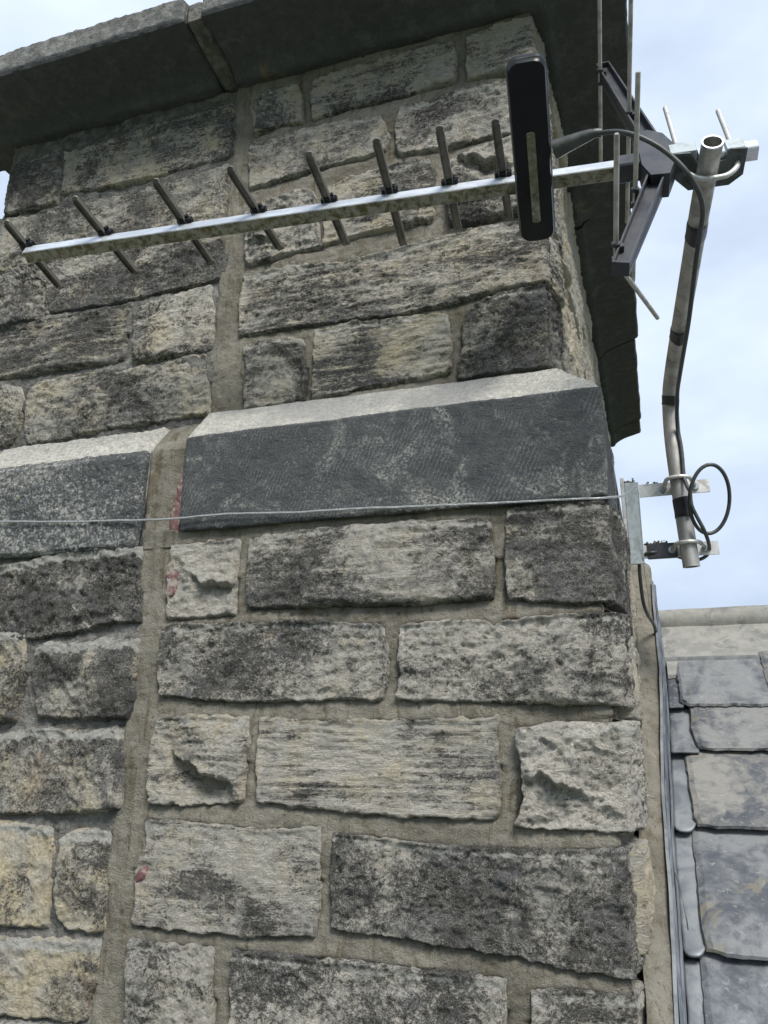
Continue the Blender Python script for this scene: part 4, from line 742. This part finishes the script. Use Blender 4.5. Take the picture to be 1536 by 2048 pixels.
# the boom: bright tube with grime film on its underside as the same stained metal
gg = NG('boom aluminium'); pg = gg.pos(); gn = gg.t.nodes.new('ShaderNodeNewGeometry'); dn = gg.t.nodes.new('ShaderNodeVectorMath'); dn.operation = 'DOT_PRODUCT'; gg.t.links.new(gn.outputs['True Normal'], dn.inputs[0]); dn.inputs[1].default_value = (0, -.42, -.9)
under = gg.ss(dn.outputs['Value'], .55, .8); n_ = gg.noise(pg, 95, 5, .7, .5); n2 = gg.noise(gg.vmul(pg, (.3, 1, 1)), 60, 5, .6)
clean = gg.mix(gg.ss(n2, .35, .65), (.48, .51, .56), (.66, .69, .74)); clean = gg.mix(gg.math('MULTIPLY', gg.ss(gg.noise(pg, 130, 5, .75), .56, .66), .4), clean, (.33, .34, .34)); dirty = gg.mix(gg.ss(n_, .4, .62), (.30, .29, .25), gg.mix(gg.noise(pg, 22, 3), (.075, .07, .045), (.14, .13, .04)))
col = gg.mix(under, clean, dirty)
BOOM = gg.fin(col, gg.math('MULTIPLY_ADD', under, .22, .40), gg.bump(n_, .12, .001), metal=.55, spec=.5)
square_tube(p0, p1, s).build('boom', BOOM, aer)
st1 = p1 + bb * ((.215 - p1[0]) / bb[0]); square_tube(p1 + bb * .075, st1, s).build('boom_stub', ALU, aer)
for i, (P, d, ta, tc) in enumerate(A['dir']):
    P, d = V3(P), V3(d); side_ = np.cross(uu, d); hw, th = .0055, .0014; nn = 8
    pts = [P + d * tc + side_ * hw, P + d * tc - side_ * hw]
    for a in np.linspace(-90, 90, nn): pts.append(P + d * (ta + hw - hw * math.cos(math.radians(a)) ) - side_ * hw * -math.sin(math.radians(a)))
    b = MB(); b.poly_extrude([q - uu * th for q in pts], uu * 2 * th)
    # turned down lips make the strip a shallow trough
    for sg in (-1, 1): b.box(P + d * (ta + tc) / 2 + side_ * sg * (hw - .0006) - uu * .0032, (d, side_, uu), ((tc - ta) / 2 - .005, .0006, .0026), .0002)
    dr = b.build('director', ALUR, aer)
    b = MB(); cpos = P - ww * (s - .001); b.box(cpos - uu * .0005, (bb, ww, uu), (.0115, .0068, .0052), .0012); b.box(cpos + ww * .001 + uu * .003, (side_, d, uu), (.0072, .010, .0040), .001)
    b.build('director_clip', BLK, aer)
# dipole box
pc, tn, tf = V3(A['box'][0]), A['box'][1], A['box'][2]
def rounded_box(c, ln, wd, r, th, rim=0.):
    """rounded rectangle outline in the (b, w) plane with bulged, chamfered skin"""
    ol = []
    for (cx_, cy_, a0) in ((wd - r, ln - r, 0), (-wd + r, ln - r, 90), (-wd + r, -ln + r, 180), (wd - r, -ln + r, 270)):
        for a in np.linspace(0, 90, 9): t = math.radians(a0 + a); ol.append((cx_ + r * math.cos(t), cy_ + r * math.sin(t)))
    n_ = len(ol); V = []; lay = [(-th, .84), (-th * .96, .91), (-th * .7, .965), (-th * .18, .985), (-th * .12, 1.03), (th * .12, 1.03), (th * .18, .985), (th * .7, .965), (th * .96, .91), (th, .84)]
    for (hz, sc_) in lay:
        for (x_, y_) in ol:
            k = 1 - sc_; V.append(c + bb * (x_ - math.copysign(min(abs(x_), wd * k), x_)) + ww * (y_ - math.copysign(min(abs(y_), wd * k), y_)) + uu * hz)
    F = [(l * n_ + k, l * n_ + (k + 1) % n_, (l + 1) * n_ + (k + 1) % n_, (l + 1) * n_ + k) for l in range(len(lay) - 1) for k in range(n_)]
    F += [tuple(range(n_))[::-1], tuple((len(lay) - 1) * n_ + k for k in range(n_))]
    return MB().add(V, F)
cb = pc + ww * (tn + tf) / 2 - uu * .002
rounded_box(cb, (tf - tn) / 2, .0235, .013, .0125).build('dipole_box', BLK, aer, smooth=True)
rounded_box(cb - uu * .0040, (tf - tn) / 2 + .0012, .0247, .0142, .0011).build('box_rim_glint', mat_plain('painted rim glint', (.10, .11, .12), (.20, .21, .22), .25, 90, .05, None, .6), aer, smooth=True)  # thin rim in paler grey: reflection along the box edges put into colour
sp, sn, sf = V3(A['strip'][0]), A['strip'][1], A['strip'][2]
b = MB(); c_ = sp + uu * .001 + ww * (sn + sf) / 2; hw = .0055; pts = []
for (e, sg) in (((sf - sn) / 2, 1), (-(sf - sn) / 2, -1)):
    for a in np.linspace(-75, 75, 7): t = math.radians(a); pts.append(c_ + ww * (e - sg * .003 + sg * .003 * math.cos(t)) + bb * hw * math.sin(t) * sg)
b.poly_extrude(pts, uu * .0016)
b.build('matching_strip', GRIME, aer)
b = MB(); b.tube([sp - uu * .0025, sp + uu * .004], .0026, 10); b.build('screw', ALUR, aer)
b = MB(); P = smooth_path(A['boot'], 4); b.tube(P[:-4], np.linspace(.0125, .0065, len(P) - 4), 14); b.tube(P[-6:], .0058, 12); b.build('cable_boot', RUB, aer, smooth=True)
# reflector hub and arms
hub = V3(A['hub']); aU, aL = V3(A['armU']), V3(A['armL'])
b = MB()
b.box(hub - bb * .022, (bb, ww, uu), (.020, .0135, .0135), .002)
o2 = [hub + bb * x_ + uu * z_ for x_, z_ in ((-.012, .020), (-.012, -.026), (-.004, -.056), (.018, -.058), (.030, -.02), (.034, .012), (.022, .052), (.004, .068), (-.010, .058))]
b.poly_extrude([q - ww * .016 for q in o2], ww * .032); b.box(hub + bb * .034, (bb, ww, uu), (.006, .010, .016), .002)
b.build('reflector_hub', PLA, aer)
def channel_arm(pa, pb, hw0, hw1, seed):
    d = pb - pa; d /= np.linalg.norm(d); side_ = np.cross(ww, d); side_ /= np.linalg.norm(side_); b = MB(); n_ = 12
    for k in range(1):
        for (lo_, hi_, wa, wb, off_) in ((0, 1, hw0, hw1, 0),):
            pts = [pa + side_ * wa, pb + side_ * wb, pb - side_ * wb, pa - side_ * wa]; b.poly_extrude([q - ww * .002 for q in pts], ww * .004)
    for sg in (-1, 1):
        a0 = pa + side_ * sg * (hw0 - .0012); a1 = pb + side_ * sg * (hw1 - .0012); pts = [a0 - ww * .013, a1 - ww * .009, a1 + ww * .009, a0 + ww * .013]
        b.poly_extrude([q - side_ * .0012 for q in pts], side_ * .0024)
    b.box(pb, (side_, ww, d), (hw1, .009, .002), .0004)
    return b
channel_arm(hub + uu * .045 + bb * .008, aU + (aU - hub) * .02, .0112, .0100, 1).build('reflector_arm', PLA, aer)
channel_arm(hub - uu * .045 + bb * .004, aL + (aL - hub) * .02, .0112, .0100, 2).build('reflector_arm', PLA, aer)
for i, (P, ta, tc) in enumerate(A['rods']):
    P = V3(P) - bb * .003; b = MB(); b.tube([P + ww * ta, P + ww * (ta + .0015), P + ww * tc], [.0022, .0030, .0030], 12); b.build('reflector_rod', RODM, aer, smooth=True)
    b = MB(); b.tube([P - ww * .013, P - ww * .009], .0050, 10); b.tube([P + ww * .006, P + ww * .010], .0050, 10); b.box(P + bb * .004, (bb, ww, uu), (.005, .010, .004), .0008); b.build('rod_clip', PLA, aer)
b = MB(); b.tube(list(map(V3, A['bent'][1:])), .0028, 10); b.build('reflector_rod', RODM, aer, smooth=True, label='bent lower reflector rod')

# mast clamp
def tubeobj(name, pts, r, mat, parent, k=5, n=12, **pp):
    b = MB(); b.tube(smooth_path(pts, k), r, n); return b.build(name, mat, parent, smooth=True, **pp)
polep = smooth_path(A['pole'], 8); pole_top = polep[-1]; pt_d = polep[-1] - polep[-3]; pt_d /= np.linalg.norm(pt_d)
ctr = hub + bb * ((pole_top[0] - hub[0]) / bb[0])
b = MB()
# saddle plate: folded bracket between boom and mast
def plate(x0, x1, w0, w1, u0, u1): b.box(ctr + bb * (x0 + x1) / 2 + ww * (w0 + w1) / 2 + uu * (u0 + u1) / 2, (bb, ww, uu), ((x1 - x0) / 2, (w1 - w0) / 2, (u1 - u0) / 2), .0006)
plate(-.050, -.018, -.0175, .012, -.012, .0125); b.build('mast_saddle', GALV, aer)
b = MB(); plate(.018, .040, -.013, .012, -.012, .0130); b.build('mast_saddle', GALV, aer)
b = MB(); q = [ctr + bb * x_ - uu * .0122 + ww * y_ for x_, y_ in ((-.050, -.018), (-.026, -.016), (-.016, .000), (.016, .000), (.022, -.014), (.042, -.012), (.040, .022), (.024, .034), (-.026, .034), (-.044, .016))]
b.poly_extrude(q, -uu * .003); b.build('saddle_web', mat_metal('dark galvanised steel', (.10, .115, .12), (.06, .068, .07), .6, .4, 80), aer)
pc_ = ctr - uu * .026; ul = [(-.033, .20), (-.033, .05), (-.032, .012), (-.026, -.004), (-.014, -.0165), (0, -.0185), (.014, -.0165), (.026, -.004), (.032, .012), (.033, .05), (.033, .165)]
tubeobj('u_bolt', [pc_ + bb * x_ + uu * z_ + ww * .006 for x_, z_ in ul], .0034, GALVP, aer, 4)
wp = pc_ - bb * .033 + uu * .066 + ww * .006; ud = uu
sx = np.cross(ud, [0, 1, 0]); sx /= np.linalg.norm(sx); sy = np.cross(ud, sx)
b = MB(); b.tube([wp - ud * .004, wp - ud * .0012], .0105, 18); b.box(wp + ud * .004, (sx, sy, ud), (.0072, .0072, .005), .0015); b.tube([wp + ud * .008, wp + ud * .016], [.0065, .0042], 12)
b.build('wing_nut', GALV, aer, smooth=True)

# ------------------------------------------------------------------ mast, wall bracket, cables
mast = thing('aerial_mast', 'cranked grey metal mast tube leaning out from the wall bracket beside the chimney', 'mast')
b = MB(); n = 28
P = polep; b.tube(P, .0131, n, caps=False)
inn = P.copy(); b.tube(inn[::-1], .0117, n, caps=False)
# annular rims at both ends
V = b.V; m = len(P); F = []
for k in range(n):
    k2 = (k + 1) % n
me = b
po = b.build('pole', POLE, mast, smooth=True)
def rimring(c, d, ro, ri):
    d = d / np.linalg.norm(d); a = np.cross(d, [1, 0, 0]); a /= np.linalg.norm(a); e = np.cross(d, a); n_ = 32; V = []
    for hz in (-.002, .0006):
        for R_ in (ro, ri): V += [c + d * hz + (a * math.cos(2 * math.pi * k / n_) + e * math.sin(2 * math.pi * k / n_)) * R_ for k in range(n_)]
    F = []
    for k in range(n_):
        k2 = (k + 1) % n_; F += [(2 * n_ + k, 2 * n_ + k2, 3 * n_ + k2, 3 * n_ + k), (k, k2, 2 * n_ + k2, 2 * n_ + k), (n_ + k2, n_ + k, 3 * n_ + k, 3 * n_ + k2), (n_ + k, n_ + k2, k2, k)]
    return MB().add(V, F)
rimring(P[-1], P[-1] - P[-2], .0133, .0112).build('pole_rim', ALU, mast)
rimring(P[0], P[0] - P[1], .0133, .0112).build('pole_rim', POLE, mast)
cable1 = smooth_path(A['cable1'], 5)
def nearest(c): return int(np.argmin(((P - c) ** 2).sum(1)))
def pole_at(z):
    i = int(np.argmin(abs(P[:, 2] - z))); i = min(max(i, 1), len(P) - 2); d = P[i + 1] - P[i - 1]; d /= np.linalg.norm(d)
    c = P[i] + d * (z - P[i][2]) / max(d[2], .2); return c, d
# cable touches the mast: any cable point nearer than its skin is pushed out
def push_out(C_, r=.0031):
    C_ = C_.copy()
    D_ = np.array([np.linalg.norm(np.cross(C_[i] - P[j], C_[i] - P[j + 1])) / np.linalg.norm(P[j + 1] - P[j]) for i in range(len(C_)) for j in [min(nearest(C_[i]), len(P) - 2)]])
    for i in range(len(C_)):
        if C_[i][2] > P[:, 2].max() + .01 or C_[i][2] < P[:, 2].min(): continue
        j = min(nearest(C_[i]), len(P) - 2); d = P[j + 1] - P[j]; d /= np.linalg.norm(d); v = C_[i] - P[j]; v = v - d * (v @ d); L_ = np.linalg.norm(v)
        tgt = .0131 + r + .0004
        if L_ < tgt or (L_ < .034 and i > 50):
            v = v + np.array([.35, -1, 0]) * (.002 if L_ < tgt else 0); v = v - d * (v @ d); C_[i] += -((C_[i] - P[j]) - d * ((C_[i] - P[j]) @ d)) + v / np.linalg.norm(v) * tgt
    return C_
cable = thing('aerial_cable', 'thin black coaxial cable taped down the mast and looped once beside the wall bracket', 'cable')
c1 = push_out(cable1)
k_ = np.ones(5) / 5; c1s = np.stack([np.convolve(np.pad(c1[:, i], 2, mode='edge'), k_, 'valid') for i in range(3)], -1)
b = MB(); b.tube(c1s, .0031, 12); b.build('cable_run', RUB, cable, smooth=True)
b = MB(); b.tube(smooth_path(A['loop'], 3), .0030, 12); b.build('spare_loop', RUB, cable, smooth=True)
b = MB(); b.tube(smooth_path(A['cable2'], 5), .0030, 12); b.build('cable_run', RUB, cable, smooth=True)
b = MB(); b.tube(smooth_path(A['cable3'], 5), .0030, 12); b.build('cable_run', RUB, cable, smooth=True)
for i, tp in enumerate(A['tapes']):
    c, d = pole_at(tp[2]); hh = [.013, .009, .0075, .0155][i]; pts = [c - d * hh, c - d * hh * .3 + np.array([.0004, 0, 0]), c + d * hh * .4, c + d * hh]
    # widen the wrap on the cable side
    j = int(np.argmin(((c1s - c) ** 2).sum(1))); v = c1s[j] - c; v -= d * (v @ d); L_ = np.linalg.norm(v); v /= L_ + 1e-9; s2 = np.cross(d, v); V = []; n_ = 26
    L_ = min(L_, .0175)
    for q in pts:
        for k in range(n_):
            a = 2 * math.pi * k / n_; r_ = .0139; x_, y_ = r_ * math.cos(a), r_ * math.sin(a)
            if x_ > 0: x_ *= (1 + (L_ + .0036 - .0139) / .0139 * (math.cos(a) ** 3))
            V.append(q + v * x_ + s2 * y_)
    F = [(l * n_ + k, l * n_ + (k + 1) % n_, (l + 1) * n_ + (k + 1) % n_, (l + 1) * n_ + k) for l in range(3) for k in range(n_)]
    MB().add(V, F + [tuple(range(n_))[::-1], tuple(3 * n_ + k for k in range(n_))]).build('tape_wrap', TAPE, mast, smooth=True)

brk = thing('wall_bracket', 'galvanised steel wall bracket with two arms holding the mast on the chimney side', 'bracket')
by = .384
b = MB()
def bx(x0, x1, y0, y1, z0, z1, bev=.0008): b.box(((x0 + x1) / 2, (y0 + y1) / 2, (z0 + z1) / 2), ((1, 0, 0), (0, 1, 0), (0, 0, 1)), ((x1 - x0) / 2, (y1 - y0) / 2, (z1 - z0) / 2), bev)
bx(.0145, .037, by - .004, by, .303, .445)
b.build('back_plate', GALV, brk)
b = MB(); bx(.0085, .0143, by - .03, by + .034, .300, .446); b.build('wall_flange', GALVP, brk)
b = MB(); bx(.0145, .0365, by, by + .03, .441, .445); b.build('web', GALV, brk)
def arm_mesh(z0, z1, x1):
    b = MB(); pts = [(.0374, by - .0005, z0), (x1, by - .0005, z0), (x1, by - .0005, z1), (.0374, by - .0005, z1)]; b.poly_extrude(pts[::-1], (0, .003, 0))
    b.poly_extrude([(.0374, by + .0026, z1 - .0028), (x1, by + .0026, z1 - .0028), (x1, by + .0026, z1), (.0374, by + .0026, z1)][::-1], (0, .022, 0)); return b
arm_mesh(.4185, .4405, .149).build('arm', GALVP, brk); arm_mesh(.3125, .3345, .153).build('arm', GALVP, brk)
b = MB(); b.box((.066, by + .001, .3235), ((1, 0, 0), (0, 1, 0), (0, 0, 1)), (.0235, .0040, .0125), .001); b.build('tape_wrap', TAPE, brk)
for z, x_end in ((.4295, .149), (.3235, .153)):
    c, d = pole_at(z); R_ = .0131 + .0038; ring = []
    for a in np.linspace(-180, 0, 15): t = math.radians(a); ring.append((c[0] + R_ * 1.12 * math.cos(t), c[1] + R_ * math.sin(t), z + .002))
    pts = [(ring[0][0] - .005, by + .012, z - .001), (ring[0][0] - .004, by - .010, z)] + ring + [(ring[-1][0] + .006, by - .010, z + .002), (ring[-1][0] + .008, by + .012, z + .002)]
    tubeobj('u_bolt', pts, .0034, GALVP, brk, 3)
    for xx in (ring[0][0] - .005, ring[-1][0] + .008):
        b = MB(); b.tube([(xx, by - .0052, z), (xx, by - .0012, z)], .0062, 14); b.tube([(xx, by + .003, z), (xx, by + .009, z)], .0062, 6); b.build('nut', GALV, brk)
# packing piece between mast and arms
for z in (.4295, .3235):
    c, d = pole_at(z); b = MB(); b.box((c[0], (c[1] + .0131 + by) / 2 - .001, z), ((1, 0, 0), (0, 1, 0), (0, 0, 1)), (.008, max((by - c[1] - .0131) / 2, .001), .010), .0008); b.build('spacer', GALV, brk)

# moss tufts caught on the bracket
def moss(name_lab, c, ex, n_, seed):
    r = random.Random(seed); b = MB()
    for k in range(n_):
        q = np.array(c) + np.array([r.uniform(-1, 1) * ex[0], r.uniform(-1, 1) * ex[1], abs(r.gauss(0, .6)) * ex[2]]); sz = r.uniform(.0012, .0032)
        d1 = np.array([r.gauss(0, 1) for _ in range(3)]); d1 /= np.linalg.norm(d1); d2 = np.cross(d1, [r.gauss(0, 1) for _ in range(3)]); d2 /= np.linalg.norm(d2); d3 = np.cross(d1, d2)
        b.add([q + d1 * sz, q + d2 * sz * .7, q - d1 * sz, q - d2 * sz * .7, q + d3 * sz * .8, q - d3 * sz * .8], [(0, 1, 4), (1, 2, 4), (2, 3, 4), (3, 0, 4), (1, 0, 5), (2, 1, 5), (3, 2, 5), (0, 3, 5)])
    o = b.build('moss', MOSS); o['kind'] = 'stuff'; o['label'] = name_lab; o['category'] = 'moss'; return o
moss('dry moss tuft on top of the wall bracket plate', (.0225, by + .012, .446), (.008, .010, .006), 60, 1)
moss('small moss crumbs on the upper bracket arm', (.060, by + .008, .4405), (.010, .008, .0035), 26, 2)
moss('moss growing along the lower bracket arm', (.056, by + .008, .336), (.019, .010, .004), 90, 3)

# lashing wire round the stack: two strands twisted
wp_ = smooth_path(A['wire'], 10); seg = np.r_[0, np.cumsum(np.linalg.norm(np.diff(wp_, axis=0), axis=1))]; N = 1500
tt = np.linspace(0, seg[-1], N); base = np.stack([np.interp(tt, seg, wp_[:, i]) for i in range(3)], -1); base[:, 2] += .0012 * perlin(tt * 8, tt * 0) + .0006 * perlin(tt * 30, tt * 0 + 3)
wire = thing('lashing_wire', 'twisted galvanised wire stretched across the chimney front just under the plinth', 'wire')
for ph in (0, 2.094, 4.189):
    a = tt / .012 * 2 * math.pi + ph; pts = base + np.stack([0 * a, np.sin(a) * .00085, np.cos(a) * .00085], -1)
    b = MB(); b.tube(pts, .0008, 6); b.build('strand', WIRE, wire, smooth=True)
o = tubeobj('hanging_wire', A['thinwire'], .0006, GALV, None, 5, 6); o['label'] = 'thin loose wire hanging down behind the wall bracket'; o['category'] = 'wire'
# bristle of broken wire poking out of the lead
b = MB(); b.tube(smooth_path([(.0425, .12, -.135), (.047, .10, -.150), (.0505, .085, -.175), (.0515, .083, -.19)], 4), .0007, 6); o = b.build('wire_offcut', RUB, None, smooth=True); o['label'] = 'short curved black wire end lying in the lead gutter'; o['category'] = 'wire'
print('stones', STN[0])
